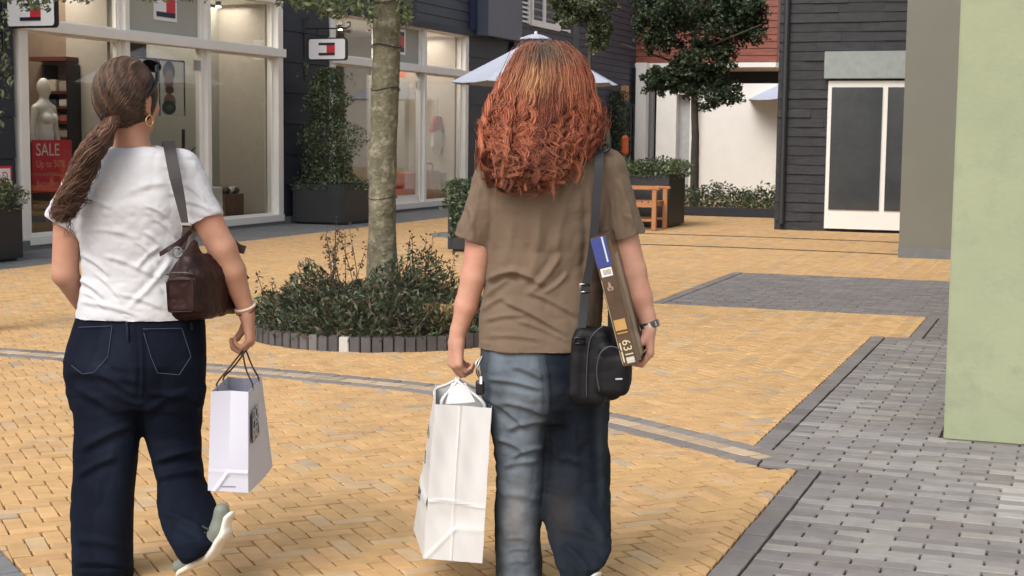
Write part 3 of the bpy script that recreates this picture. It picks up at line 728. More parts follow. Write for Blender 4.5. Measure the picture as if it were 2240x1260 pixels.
prof = .50 * np.clip(1 - (r / 1.02) ** 3, 0, 1) * (.66 + .6 * vnoise(np.stack([x * 3.3, y * 3.3, x * 0], 1), 5)) + .03
z = .05 + prof * rng.uniform(0, 1, len(x)) ** .55
P_ = np.stack([x, y, z], 1); out = np.stack([x - RC[0], y - RC[1], np.full_like(x, .65)], 1)
o = leaf_mesh('bed_planting', P_, .062, [(.05, .08, .035), (.035, .06, .026), (.09, .12, .06), (.14, .16, .10), (.07, .09, .06), (.11, .08, .05), (.16, .12, .075)], None, .26, 0, D=out * .7)
tag(o, kind='stuff')
def sprigs(name, label, pts, cols, nl=26, grp=None, ls=.03, hrange=(.5, .75), dcol=(.14, .08, .05)):
    base = np.mean([p for p in pts], 0); r = thing(name, label, 'plant', (base[0], base[1], .06), grp); g = MB(); Cs = []
    for p in pts:
        p = np.array(p, float); h = rng.uniform(*hrange); b = np.array([p[0], p[1], .08]); tip = b + np.array([rng.normal(0, .06), rng.normal(0, .05), h]); mid = (b + tip) / 2 + np.array([rng.normal(0, .02), rng.normal(0, .02), 0])
        g.tube([b, mid, tip], [.004, .003, .0015], 4)
        for _ in range(nl): t = rng.uniform(.45, 1.02); q = b * (1 - t) ** 2 + 2 * mid * t * (1 - t) + tip * t * t; Cs.append(q + rng.normal(0, .018, 3))
    g.build('stems', M['barkdark'], r); o = leaf_mesh('seed_heads', Cs, ls, cols, r, .55); o['kind'] = 'stuff'; return r
RB = [(.13, .07, .045), (.09, .05, .035), (.17, .10, .06), (.06, .065, .035)]
def bp(px, dy): q = PD(px, 600, RC[1] + dy); return (q[0], q[1])
sprigs('dry_flowering_plant', 'reddish dry seed stalks rising left of the tree trunk in the bed', [bp(p, d) for p, d in ((712, .1), (718, .0), (724, .15), (745, .1), (752, .2), (762, .0), (770, .1), (782, .2), (790, .1), (735, -.1), (757, -.2))], RB, 30, hrange=(.45, .74))
sprigs('dry_flowering_plant', 'dry seed stalks rising right of the tree trunk in the bed', [bp(p, d) for p, d in ((885, .1), (900, .0), (915, .2), (928, .1), (940, .15), (952, .1), (963, .0), (970, .2), (905, -.2), (945, -.2))], RB + [(.05, .08, .04)], 30, hrange=(.46, .66))
sprigs('low_dry_plant', 'short dry sprigs at the left rim of the tree bed', [bp(p, d) for p, d in ((585, -.1), (592, .0), (640, -.1), (655, .0), (672, .1), (690, .0), (620, .2))], RB + [(.07, .1, .04)], 26, hrange=(.22, .42))
x, y, r = bedpt(4000); pxs = 1120 + x / y * FPX; k = (np.abs(pxs - 968) < 34) & (y < RC[1] - .25)
o = leaf_mesh('yellowing_plant', np.stack([x[k], y[k], rng.uniform(.1, .27, k.sum())], 1).repeat(6, 0) + rng.normal(0, .022, (k.sum() * 6, 3)), .05, [(.33, .24, .09), (.24, .17, .08), (.38, .28, .14)], None, .3); tag(o, 'yellowing low plant near the right front rim of the tree bed', 'plant')
x, y, r = bedpt(3500); pxs = 1120 + x / y * FPX; k = (np.abs(pxs - 900) < 46) & (y < RC[1] - .5)
o = leaf_mesh('purple_ground_plant', np.stack([x[k], y[k], rng.uniform(.08, .2, k.sum())], 1).repeat(6, 0) + rng.normal(0, .02, (k.sum() * 6, 3)), .05, [(.09, .06, .055), (.12, .085, .075), (.06, .045, .04)], None, .35); o['kind'] = 'stuff'

# ================================================================= PLANTERS
def planter(label, u0, u1, v0, v1, h, m, name='planter_box', rim=.05):
    r = thing(name, label, 'planter', W((u0 + u1) / 2, (v0 + v1) / 2, 0)); t = rim; g = MB()
    du = .04 * (h)
    for (a, b, c, d) in ((u0, u1, v0, v0 + t), (u0, u1, v1 - t, v1), (u0, u0 + t, v0 + t, v1 - t), (u1 - t, u1, v0 + t, v1 - t)): g.gbox(a, b, c, d, .03, h)
    g.gbox(u0 + t, u1 - t, v0 + t, v1 - t, .03, .06)
    g.build('box_wall', m, r, bevel=.006)
    g = MB(); g.gbox(u0 + t, u1 - t, v0 + t, v1 - t, h - .12, h - .05); g.build('soil', M['soil'], r)
    g = MB(); g.gbox(u0 + .05, u1 - .05, v0 + .05, v1 - .05, 0, .03); g.build('foot', M['black'], r)
    return r
planter('charcoal planter box holding the tall conical shrub between the two shop windows', 21.45, 22.75, -11.78, -10.86, .64, M['planter'])
planter('dark planter box with pale green plants at the left edge of the street', 12.4, 13.75, -11.72, -10.93, .62, M['planterd'])
planter('charcoal planter box beside the left sleeve of the olive t-shirt', 17.2, 18.3, -7.28, -6.35, .58, M['planter'])
planter('dark planter box behind the wooden chair', 23.45, 24.5, -6.85, -6.10, .84, M['planter'])
def shrub(name, label, C, size, cols, asp=.5, stems=None, cat='shrub'):
    r = thing(name, label, cat, np.mean(C, 0) * [1, 1, 0] + [0, 0, .5]); leaf_mesh('foliage', C, size, cols, r, asp)
    if stems:
        g = MB()
        for a, b in stems: g.tube([a, (np.array(a) + b) / 2 + rng.normal(0, .03, 3), b], [.014, .01, .004], 5)
        g.build('stem', M['barkdark'], r)
    return r
c0 = W(22.0, -11.42, 0)
n = 8500; z = .55 + 1.95 * rng.uniform(0, 1, n) ** 1.25; tt = (z - .55) / 1.95; rad = np.interp(tt, [0, .15, .5, .8, 1], [.60, .66, .52, .38, .14]) * (.78 + .3 * vnoise(np.stack([z * 6, z * 0, z * 0], 1), 8)); a = rng.uniform(0, 2 * PI, n); a += .35 * vnoise(np.stack([a * 2, z * 5, a], 1), 6); rr = rad * np.sqrt(rng.uniform(.12, 1.1, n)) * (1 + .25 * vnoise(np.stack([np.cos(a) * 3, np.sin(a) * 3, z * 5], 1), 9))
C = np.stack([c0[0] + rr * np.cos(a) * 1.05, c0[1] + rr * np.sin(a), z], 1)
fly = [PD(p + rng.normal(0, 9), q + rng.normal(0, 8), 24.2) for p, q in [(680, 165), (665, 150), (672, 240), (662, 350), (780, 330), (690, 180), (700, 200), (770, 170), (745, 160)] for _ in range(16)]
shrub('conical_shrub', 'tall conical evergreen shrub in the planter under the second flag sign', np.concatenate([C, np.array(fly)]), .055, [(.055, .085, .035), (.035, .06, .026), (.09, .125, .055), (.17, .21, .12), (.12, .16, .07)], .5, [(c0 + [0, 0, .5], c0 + [0, 0, 1.9]), (c0 + [.1, 0, .5], c0 + [.05, 0, 1.5])])
def box_fill(u0, u1, v0, v1, z0, z1, n): 
    u = rng.uniform(u0, u1, n); v = rng.uniform(v0, v1, n); h = z0 + (z1 - z0) * rng.uniform(0, 1, n) ** .7 * (.75 + .35 * vnoise(np.stack([u * 4, v * 4, u], 1), 12)); return np.stack([u * A_[0] + v * B_[0], u * A_[1] + v * B_[1], h], 1)
shrub('pale_planter_plants', 'pale yellow-green leafy plants in the dark planter at the left edge', box_fill(12.3, 13.85, -11.8, -10.88, .55, .98, 3800), .075, [(.13, .17, .07), (.08, .11, .05), (.2, .23, .12), (.05, .08, .035)], .3)
C = box_fill(17.1, 18.4, -7.36, -6.1, .5, 1.05, 4200); C2_ = box_fill(17.6, 18.4, -7.0, -6.2, .9, 1.5, 1500)
C3 = np.stack([PD(p, q, 18.2) for p, q in zip(rng.uniform(984, 1010, 380), rng.uniform(395, 520, 380))])
shrub('leafy_shrub', 'leafy green shrub spilling over the planter beside the left sleeve of the olive t-shirt', np.concatenate([C, C2_, C3]), .07, [(.06, .1, .045), (.035, .06, .028), (.13, .18, .10), (.2, .24, .16), (.05, .08, .03)], .5)
shrub('clipped_hedge_plants', 'low hedge of pale green leaves in the planter behind the wooden chair', box_fill(23.4, 24.7, -7.3, -6.0, .78, 1.13, 4500), .06, [(.08, .12, .05), (.14, .18, .09), (.05, .08, .035), (.18, .21, .12)], .5)
g = MB(); g.gbox(27.5, 27.75, -7.15, -4.6, 0, .16); o = g.build('bed_kerb', M['planterd'], bevel=.01); tag(o, 'low dark kerb of the planted strip before the white wall', 'kerb')
shrub('low_bed_plants', 'sparse green plants growing behind the low dark kerb before the white wall', box_fill(27.8, 29.5, -7.2, -4.6, .05, .62, 3000), .08, [(.06, .09, .04), (.10, .13, .07), (.035, .05, .025)], .45)

# ================================================================= UMBRELLAS, LAMP POST, CHAIR
def umbrella(x, y, label, R_=1.38, zt=2.29, za=3.02, rot=.2):
    r = thing('market_umbrella', label, 'umbrella', (x, y, 0), 'white market umbrellas'); n = 8; g = MB(); K = 6
    V = []
    for i in range(n * 3):
        a = rot + 2 * PI * i / (n * 3); cor = (i % 3 == 0)
        for j in range(K + 1):
            t = j / K; rr = R_ * t * (1 if cor else math.cos(PI / n) / math.cos((i % 3 - 1.5) * 2 * PI / (n * 3)) * .985)
            z = za - (za - zt) * (t ** .98) - (0 if cor else .035 * t * (1 if t < .99 else .6)); V.append((x + rr * math.cos(a), y + rr * math.sin(a), z))
    F = []; m = n * 3
    for i in range(m):
        for j in range(K): F.append((i * (K + 1) + j, ((i + 1) % m) * (K + 1) + j, ((i + 1) % m) * (K + 1) + j + 1, i * (K + 1) + j + 1))
    g.add(V, F); o = g.build('canopy', M['umb'], r)
    sm = o.modifiers.new('s', 'SOLIDIFY'); sm.thickness = .006
    g = MB(); V = []; 
    for j, (rr, z) in enumerate(((.02, za + .06), (.12, za + .04), (.26, za - .01), (.265, za - .03))):
        for i in range(8): a = rot + 2 * PI * i / 8; V.append((x + rr * math.cos(a), y + rr * math.sin(a), z))
    g.add(V, [(j * 8 + i, j * 8 + (i + 1) % 8, (j + 1) * 8 + (i + 1) % 8, (j + 1) * 8 + i) for j in range(3) for i in range(8)] + [tuple(range(8))]); g.build('vent_cap', M['umb'], r)
    g = MB(); g.tube([(x, y, .05), (x, y, za + .1)], .024, 10); g.build('pole', M['white'], r)
    for i in range(8):
        a = rot + 2 * PI * i / 8; g = MB(); g.tube([(x + .03 * math.cos(a), y + .03 * math.sin(a), za - .03), (x + R_ * .985 * math.cos(a), y + R_ * .985 * math.sin(a), zt - .012)], .009, 5); g.tube([(x + .03 * math.cos(a), y + .03 * math.sin(a), zt - .15), (x + R_ * .5 * math.cos(a), y + R_ * .5 * math.sin(a), (zt + za) / 2 - .02)], .007, 5); g.build('rib', M['black'], r)
    g = MB(); g.tube([(x, y, 0), (x, y, .07), (x, y, .08)], [.3, .3, .06], 20); g.build('base_plate', M['planter'], r); return r
umbrella(.34, 24.6, 'white market umbrella behind the red-haired woman')
umbrella(7.0, 37.2, 'white market umbrella farther back near the black shingled building', 1.34, 2.4, 3.04)
lp = thing('lamp_post', 'dark square lamp post rising right behind the white umbrella', 'lamp post', (1.25, 30, 0)); q = PD(1260, 100, 30)
g = MB(); g.box((q[0], 30, 2.6), (.065, .065, 2.6)); g.build('post', M['planter'], lp, bevel=.01); g = MB(); g.box((q[0], 30, .15), (.11, .11, .15)); g.build('post_base', M['planter'], lp, bevel=.01)
g = MB(); g.box((q[0] + .2, 30, 4.9), (.35, .05, .04)); g.build('lamp_arm', M['planter'], lp); g = MB(); g.box((q[0] + .65, 30, 4.8), (.16, .12, .05)); g.build('lamp_head', M['planter'], lp, bevel=.02)
g = MB(); g.box((q[0] - .18, 30, 3.57), (.12, .04, .035)); g.box((q[0] + .02, 30, 4.0), (.14, .14, .02)); g.build('bracket', M['black'], lp)
ch = thing('garden_armchair', 'wooden garden armchair beside the dark planter, half hidden by the olive t-shirt', 'chair', W(22.9, -6.5, 0))
ca, cb_, cz = 22.60, 23.25, .66      # u range; v from -6.75 (back) to -6.08 (front)
for u in (ca, cb_):
    g = MB(); g.gbox(u - .03, u + .03, -6.14, -6.07, 0, .63); g.build('leg', M['wood'], ch, bevel=.006)
    g = MB(); g.hexa([W(u - .03, -6.78, 0), W(u - .03, -6.71, 0), W(u + .03, -6.71, 0), W(u + .03, -6.78, 0), W(u - .03, -6.92, .95), W(u - .03, -6.86, .95), W(u + .03, -6.86, .95), W(u + .03, -6.92, .95)]); g.build('leg', M['wood'], ch, bevel=.006)
    g = MB(); g.gbox(u - .035, u + .035, -6.84, -6.02, .63, .675); g.build('armrest', M['wood'], ch, bevel=.01)
    g = MB(); g.gbox(u - .02, u + .02, -6.74, -6.12, .36, .43); g.build('seat_rail', M['wood'], ch, bevel=.005)
    g = MB(); g.gbox(u - .015, u + .015, -6.74, -6.12, .14, .18); g.build('stretcher', M['wood'], ch, bevel=.005)
for k in range(6): g = MB(); g.gbox(ca + .02, cb_ - .02, -6.7 + k * .1, -6.62 + k * .1, .43, .45); g.build('seat_slat', M['wood'], ch)
for k in range(5): g = MB(); z = .5 + k * .09; g.gbox(ca + .03, cb_ - .03, -6.83 - k * .013, -6.81 - k * .013, z, z + .06); g.build('back_slat', M['wood'], ch)

# ================================================================= BUILDINGS AT THE END OF THE STREET AND ON THE RIGHT
def pbox(g, x0, x1, y0, y1, u, dep=.2):     # box seen between two columns and rows of the view, standing on the plane u
    a = PU(x0, y1, u); b = PU(x1, y0, u); v0, v1 = uv_of(a)[1], uv_of(b)[1]; g.gbox(u, u + dep, v0, v1, max(0, a[2]), b[2]); return v0, v1, a[2], b[2]
rb = thing('red_boarded_building', 'building with red-brown boards above a dark opening and a white column', 'building', PU(1400, 420, 42) * [1, 1, 0])
v0 = uv_of(PU(1322, 100, 42))[1]; v1 = uv_of(PU(1700, 100, 42))[1]; zb = float(PU(1390, 138, 42)[2])
z = zb
while z < 7.2:
    g = MB(); g.hexa([W(42, v0, z + .004), W(42, v1, z + .004), W(41.96, v1, z + .004), W(41.96, v0, z + .004), W(42, v0, z + .185), W(42, v1, z + .185), W(41.98, v1, z + .185), W(41.98, v0, z + .185)]); g.build('board', M['redwood'], rb); z += .19
g = MB(); g.gbox(42.001, 42.3, v0, v1, zb, 7.2); g.build('upper_wall', M['redwood'], rb)
g = MB(); g.gbox(44.5, 44.7, v0, v1, 0, zb); g.gbox(42.0, 44.5, v0 - .1, v0, 0, zb); g.build('dark_recess_wall', M['black'], rb)
g = MB(); g.gbox(41.9, 44.5, v0, v1, zb - .14, zb - .01); g.build('white_beam', M['white'], rb)
g = MB(); pbox(g, 1385, 1414, 137, 470, 41.5, .35); g.build('column', M['white'], rb, bevel=.01)
g = MB(); pbox(g, 1414, 1430, 150, 460, 42.2, .2); g.build('grey_panel', mat('grey_panel', (.30, .31, .33), .5), rb)
nw = thing('white_rendered_wall', 'white rendered wall with a deep square niche under the dark trees', 'wall', PU(1480, 470, 37) * [1, 1, 0])
g = MB(); a0 = uv_of(PU(1430, 200, 37))[1]; a1 = uv_of(PU(1472, 200, 37))[1]; a2 = uv_of(PU(1510, 200, 37))[1]; a3 = uv_of(PU(1524, 200, 37))[1]; a4 = uv_of(PU(1712, 200, 37))[1]
zt_ = float(PU(1480, 182, 37)[2]); zn = float(PU(1490, 207, 37)[2])
g.gbox(37.3, 37.6, a0, a4, 0, zt_); g.build('wall_body', M['white'], nw)
g = MB(); g.gbox(37.0, 37.295, a1, a1 + .1, 0, zt_ - .05); g.gbox(37.0, 37.295, a2, a3, 0, zt_ - .05); g.gbox(37.0, 37.295, a1 + .1, a2, zn, zt_ - .05); g.build('niche_frame', M['white'], nw, bevel=.008)
g = MB(); g.gbox(37.28, 37.298, a1 + .1, a2, 0, zn); g.build('niche_panel', mat('grey_niche', (.42, .42, .43), .6), nw)
# fence, climbing plant and lantern in the dark opening
fn = thing('picket_fence', 'dark vertical railing in the opening left of the white column', 'fence', PU(1360, 420, 40) * [1, 1, 0]); fa, fb = uv_of(PU(1330, 300, 40))[1], uv_of(PU(1385, 300, 40))[1]
for k in range(9): g = MB(); v = fa + (fb - fa) * k / 8; g.gbox(40, 40.03, v, v + .03, .1, 2.35); g.build('bar', M['steel'] if k % 2 else M['planter'], fn)
for z in (.15, 2.3): g = MB(); g.gbox(39.97, 40., fa, fb, z, z + .05); g.build('rail', M['planter'], fn)
C = np.stack([PU(p, q, 39.6) for p, q in zip(np.concatenate([rng.normal(1350, 11, 1500), rng.uniform(1332, 1380, 500)]), rng.uniform(200, 345, 2000))]); C[:, 1] += rng.normal(0, .15, len(C))
shrub('climbing_plant', 'dark green climber on the railing left of the white column', C, .085, DGRN + [(.09, .12, .06)], .5)
lt = thing('orange_lantern', 'small orange lantern hanging by the railing left of the white column', 'lantern', PU(1367, 345, 39.3)); a = PU(1367, 318, 39.3)
g = MB(); g.tube([a + [0, 0, -.27], a + [0, 0, -.2], a + [0, 0, .2], a + [0, 0, .27]], [.05, .1, .1, .05], 8); g.build('lantern_body', mat('orange_lacquer', (.5, .10, .03), .5), lt); g = MB(); g.tube([a + [0, 0, .27], a + [0, 0, .5]], .01, 5); g.build('hanger', M['black'], lt)
g = MB(); a = PU(1366, 205, 40.6); g.box(a, (.12, .05, .22)); o = g.build('orange_box_sign', mat('orange_board', (.36, .18, .08), .7), bevel=.01); tag(o, 'small tan box fixed high in the dark opening left of the white column', 'box')
# black shingled building with a grey fascia, facing down the street
bb = thing('black_shingle_building', 'black shingled building with a pale grey fascia on the right side of the square', 'building', W(24, -3, 0))
bv0 = uv_of(PU(1706, 60, 24))[1]; bv1 = -1.0
z = 0; r_ = 0
while z < 5.6:
    h = .148; g = MB(); v = bv0 - rng.uniform(0, .3) * 0; vv = bv0
    while vv < bv1:
        w = min(rng.uniform(.25, .7), bv1 - vv); t = rng.uniform(.012, .03); e = rng.uniform(-.004, .004)
        g.hexa([W(24, vv, z + e), W(24, vv + w, z + e), W(24 - t, vv + w, z + e), W(24 - t, vv, z + e), W(24, vv, z + h), W(24, vv + w, z + h), W(24 - .006, vv + w, z + h), W(24 - .006, vv, z + h)][::1]); vv += w + .002
    if z < 2.8:      # below the fascia the course stops at the shop front
        pass
    o = g.build('shingle_course', M['shingle'], bb); o['kind'] = 'stuff'; z += h
g = MB(); g.gbox(24.001, 24.2, bv0, bv1, 0, 5.6); g.gbox(24.2, 34, bv0, bv0 + .2, 0, 5.6); g.gbox(24.2, 34, bv1 + 4, bv1 + 4.2, 0, 5.6); g.gbox(24, 34, bv0, bv1 + 4.2, 5.6, 5.75); g.build('wall_core', M['shingle'], bb)
fz = float(PU(1900, 113, 24)[2]); fv = uv_of(PU(1808, 113, 24))[1]
g = MB(); g.gbox(23.82, 23.99, fv, bv1, fz - .42, fz); g.build('fascia', mat('grey_fascia', (.26, .29, .28), .5), bb, bevel=.008)
g = MB(); g.gbox(23.90, 23.99, fv + .06, bv1 - .05, .05, fz - .45); g.build('shop_front_frame', M['white'], bb)
for k in range(3): g = MB(); w = (bv1 - fv - .2) / 3; g.gbox(23.88, 23.895, fv + .12 + k * w, fv + .04 + (k + 1) * w, .35, fz - .55); g.build('pane', mat('dark_shop_pane', (.05, .055, .06), .08), bb)
g = MB(); g.tube([W(23.84, bv1 - .75, .95), W(23.84, bv1 - .75, 1.35)], .015, 6); g.build('door_handle', M['steel'], bb)
g = MB(); g.tube([W(23.93, bv0 + .12, .1), W(23.93, bv0 + .12, 5.6)], .045, 8); g.build('downpipe', M['planter'], bb)
g = MB(); g.tube([W(23.81, (fv + bv1) / 2, fz - .03), W(23.76, (fv + bv1) / 2, fz - .03)], .02, 8); g.build('small_fixing', M['black'], bb)
tb = thing('taupe_building', 'plain taupe rendered block between the black shingled building and the green wall', 'building', W(19, 0, 0)); tv = uv_of(PU(1983, 60, 19))[1]
g = MB(); g.gbox(19, 23.5, tv, tv + 7, 0, 5.4); g.build('rendered_wall', M['taupe'], tb, bevel=.02); g = MB(); g.gbox(18.95, 23.5, tv - .03, tv + 7, 5.4, 5.5); g.build('roof_edge', M['planter'], tb); g = MB(); g.gbox(18.96, 18.999, tv, tv + 7, 0, .12); g.build('plinth', M['plinth'], tb)
gb = thing('green_rendered_building', 'sage green rendered building corner at the right edge of the picture', 'building', W(7.43, -.55, 0))
g = MB(); g.gbox(7.40, 17.0, -.548, 9, .0, 4.6); g.build('rendered_wall', M['green'], gb, bevel=.008)
g = MB(); g.gbox(7.35, 17.05, -.6, 9.05, 4.6, 4.75); g.build('roof_edge', M['white'], gb, bevel=.01)
# pale eaves and a white gable peeping out left of the black building
ev = thing('white_gabled_building', 'white building with a beige eave seen between the trees and the black shingled building', 'building', PU(1690, 420, 46) * [1, 1, 0])
g = MB(); pbox(g, 1672, 1760, 20, 460, 46, .3); g.build('white_wall', M['white'], ev); g = MB(); a = PU(1625, -30, 44); b = PU(1760, 26, 44); c = PU(1640, -60, 44)
g.add([PU(1625, -12, 44), PU(1715, 26, 44), PU(1760, 26, 47), PU(1760, -30, 47), PU(1625, -24, 44), PU(1715, 14, 44), PU(1760, 12, 47), PU(1760, -44, 47)], [(0, 1, 2, 3), (4, 5, 6, 7), (0, 1, 5, 4), (1, 2, 6, 5), (2, 3, 7, 6), (3, 0, 4, 7)]); g.build('eave', mat('beige_soffit', (.42, .38, .30), .8), ev)
g = MB(); pbox(g, 1674, 1681, 30, 120, 45.8, .1); g.build('dark_post', M['planter'], ev); g = MB(); pbox(g, 1697, 1712, 50, 95, 45.8, .1); g.build('red_panel', M['redwood'], ev)
# trees behind
def far_tree(label, d, trunk, crown, n, size, cols, tr_r=.08, asp=.5, clumps=40, cr=.25, droop=0.):
    r = thing('street_tree', label, 'tree', PD(trunk[0], 420, d) * [1, 1, 0]); P = [PD(trunk[0], 420, d) * [1, 1, 0], PD(trunk[0] + 2, 300, d), PD(trunk[1], 150, d), PD(trunk[1], -60, d)]
    wob_trunk(P, [tr_r * 1.2, tr_r, tr_r * .8, tr_r * .4], m=M['barkdark'], parent=r, k=8); C = []
    for (cx, cy, rx, ry, m) in crown:
        c = PD(cx, cy, d); C.append(blob_points(c, (rx * d / FPX, rx * d / FPX * .9, ry * d / FPX), int(n * m), clumps, cr, .15))
    leaf_mesh('crown', np.concatenate(C), size, cols, r, asp, droop)
    g = MB()
    for k in range(6): a = P[2] + (P[3] - P[2]) * k / 6; g.tube([a, a + np.array([rng.normal(0, .7), rng.normal(0, .5), .5])], [.03, .01], 5)
    g.build('branches', M['barkdark'], r); return r
far_tree('big dark green tree between the red boards and the black shingled building', 30, (1519, 1517), [(1500, 10, 125, 100, 1.2), (1600, 35, 95, 95, .9), (1440, 45, 66, 80, .6), (1500, 165, 55, 48, .55), (1630, 20, 60, 75, .5), (1545, 130, 85, 60, .5), (1440, 180, 45, 38, .3), (1560, 205, 75, 45, .35)], 7500, .085, DGRN + [(.07, .10, .05), (.10, .13, .07)], .075, clumps=80, cr=.2)
far_tree('loose pale-leaved tree hanging above the lamp post', 27, (1330, 1290), [(1270, 10, 85, 60, 1.2), (1312, 70, 36, 52, .8), (1235, 20, 40, 40, .35), (1300, -60, 120, 60, .8)], 2700, .08, [(.09, .11, .04), (.13, .16, .08), (.19, .22, .13), (.05, .07, .03)], .05, clumps=34, droop=.3)
g = MB()
pe = thing('far_terrace_building', 'pale building closing the far end of the square', 'building', W(62, 0, 0))
g.gbox(62, 63, -40, 30, 0, 7); g.build('pale_wall', mat('pale_far_wall', (.5, .48, .44), .8), pe)
# ================================================================= PEOPLE
def vproj(V):
    v = V - CAMP; z = v @ _F; return np.stack([1120 + FPX * (v @ _R) / z, 630 - FPX * (v @ _U) / z], 1)
def unit(v): v = np.array(v, float); return v / np.linalg.norm(v)
def axes(d):       # rotation whose third column is d
    d = unit(d); a = unit(np.cross(d, [0, 1, .01])); return np.stack([a, np.cross(d, a), d], 1)
def rotv(v, ax, ang):
    ax = unit(ax); return v * math.cos(ang) + np.cross(ax, v) * math.sin(ang) + ax * (ax @ v) * (1 - math.cos(ang))
def hand(F, wr, d, n, tw, curls=((35, 55, 35),) * 4, thumb=(.55, .55, .35), sc=1., bend=20):
    d = unit(d); n = unit(np.array(n) - d * (np.array(n) @ d)); tw = np.array(tw, float); tw = unit(tw - d * (tw @ d) - n * (tw @ n)); wr = np.array(wr, float)
    F.cone(wr - d * .02, wr + d * .015, .025 * sc, .026 * sc, .015, fl=(n, 1.3))
    tips = []
    for k, (o, L0, r) in enumerate(((.030, .088, .0095), (.0105, .092, .0098), (-.009, .088, .0093), (-.027, .080, .0083))):
        kn = wr + d * L0 * sc + tw * o * sc; F.cone(wr + d * .018 + tw * o * .55 * sc, kn, .0155 * sc, .0115 * sc, .014)
        dd = d.copy(); p = kn; ls = (.043, .026, .021) if k != 3 else (.034, .02, .018); ax = np.cross(d, n); cu = curls[k]
        for j in range(3):
            dd = rotv(dd, ax, math.radians(cu[j])); q = p + dd * ls[j] * sc; F.cone(p, q, (r - j * .0009) * sc, (r - (j + 1) * .0009) * sc, .003 if j else .006); p = q
        tips.append(p)
    a = wr + d * .022 * sc + tw * .02 * sc; dd = unit(d * thumb[0] + tw * thumb[1] + n * thumb[2]); b = a + dd * .042 * sc; F.cone(a, b, .0155 * sc, .0115 * sc, .012)
    dd = unit(dd + n * .5 + d * .3 - tw * .25); c = b + dd * .03 * sc; F.cone(b, c, .0112 * sc, .0098 * sc, .003); dd = unit(dd + n * .3 - tw * .2); F.cone(c, c + dd * .022 * sc, .0098 * sc, .008 * sc, .003)
    return tips
def head(F, c, fdir, k=.02, jaw=1.):
    f = unit(fdir); s = unit(np.cross(f, [0, 0, 1])); u = np.cross(s, f); R = np.stack([s, f, u], 1); c = np.array(c, float)
    P = lambda a, b, d: c + s * a + f * b + u * d
    F.ell(P(0, -.012, .012), (.074, .094, .096), 0.0, R); F.ell(P(0, .028, -.045), (.058, .062, .068), .03, R); F.ell(P(0, .052, -.088), (.03, .032, .024), .03, R)
    F.cone(P(0, .09, .0), P(0, .108, -.033), .008, .012, .012); F.ell(P(0, .098, -.038), (.016, .012, .009), .008, R)
    F.ell(P(0, .088, -.062), (.022, .010, .0055), .004, R); F.ell(P(0, .086, -.071), (.019, .010, .006), .004, R)
    for q in (-1, 1):
        F.ell(P(q * .032, .083, .012), (.022, .01, .006), .01, R); F.ell(P(q * .031, .09, -.004), (.014, .012, .009), .006, R, op='s'); F.ell(P(q * .042, .062, -.03), (.02, .02, .018), .02, R)
        F.ell(P(q * .074, -.006, -.018), (.007, .017, .030), .004, R); F.ell(P(q * .078, -.008, -.004), (.008, .019, .018), .005, R); F.ell(P(q * .082, -.002, -.012), (.005, .008, .014), .003, R, op='s'); F.ell(P(q * .073, .004, -.046), (.005, .008, .009), .004, R)
    return P, R
def strands(name, S, r0, cols, m, parent=None, taper=.35, sides=3):
    S = np.asarray(S, np.float64); N, K, _ = S.shape; T = np.gradient(S, axis=1); T /= np.linalg.norm(T, axis=2, keepdims=True) + 1e-9
    ref = np.array([.31, -.9, .2]); a = np.cross(T, ref); a /= np.linalg.norm(a, axis=2, keepdims=True) + 1e-9; b = np.cross(T, a)
    rad = np.broadcast_to(np.asarray(r0, float).reshape(-1, 1), (N, K)) * np.interp(np.linspace(0, 1, K), [0, .15, .75, 1], [.8, 1, .9, taper])[None]
    V = np.stack([S + (a * math.cos(2 * PI * j / sides) + b * math.sin(2 * PI * j / sides)) * rad[..., None] for j in range(sides)], 2).reshape(-1, 3)
    i = (np.arange(N) * K * sides)[:, None, None]; j = (np.arange(K - 1) * sides)[None, :, None]; k = np.arange(sides)[None, None, :]; k2 = (k + 1) % sides
    Q = np.stack([i + j + k, i + j + k2, i + j + sides + k2, i + j + sides + k], -1).reshape(-1, 4)
    me = mkmesh(name, V, Q, m, smooth=True); set_vtint(me, np.repeat(cols.reshape(-1, 3), sides, 0).clip(.003, .95)); return place(name, me, parent)
def ripples(V, Q, strokes, noise=(), back=None):
    N = vnormals(V, Q); p = vproj(V); d = np.zeros(len(V))
    for (x0, y0, x1, y1, w, amp) in strokes:
        ax = np.array([x1 - x0, y1 - y0], float); L = np.hypot(*ax); ax /= L; r = p - [x0, y0]; t = (r @ ax) / L; s = r @ np.array([-ax[1], ax[0]]); s = s + 4 * np.sin(t * 3.1)
        env = np.clip(np.minimum(t + .08, 1.08 - t) * 5, 0, 1); d += -amp * env * (np.exp(-(s / w) ** 2) - .7 * np.exp(-((s - 1.9 * w) / (1.3 * w)) ** 2))
    if back is not None: d *= np.clip((-N[:, 1] + .35) * 2.2, 0, 1)
    for (sx, sy, sz, amp, seed) in noise: d += amp * (1 - 2 * np.abs(vnoise(V * [sx, sy, sz] + 20, seed)))
    return V + N * d[:, None]
SKIN = mat('skin', (.55, .30, .215), .6, var=.12, vscale=14, bump=.3, bscale=120, bdist=.0012, sss=.12, spec=.3, dirt=(.52, .23, .17), dscale=9)
SKIN2 = mat('skin_tanned', (.46, .245, .165), .6, var=.12, vscale=14, bump=.3, bscale=120, bdist=.0012, sss=.12, spec=.3, dirt=(.45, .19, .13), dscale=9)
HAIRM = mat('hair', (1, 1, 1), .42, var=.1, vscale=40, attr='tint', spec=.35)
DENIM = mat('denim', (1, 1, 1), .85, var=.22, vscale=14, attr='tint', bump=.25, bscale=420, bdist=.0008, spec=.15)
TEEW = mat('white_cotton', (.55, .55, .575), .9, var=.02, bump=.12, bscale=300, bdist=.0006, spec=.2)
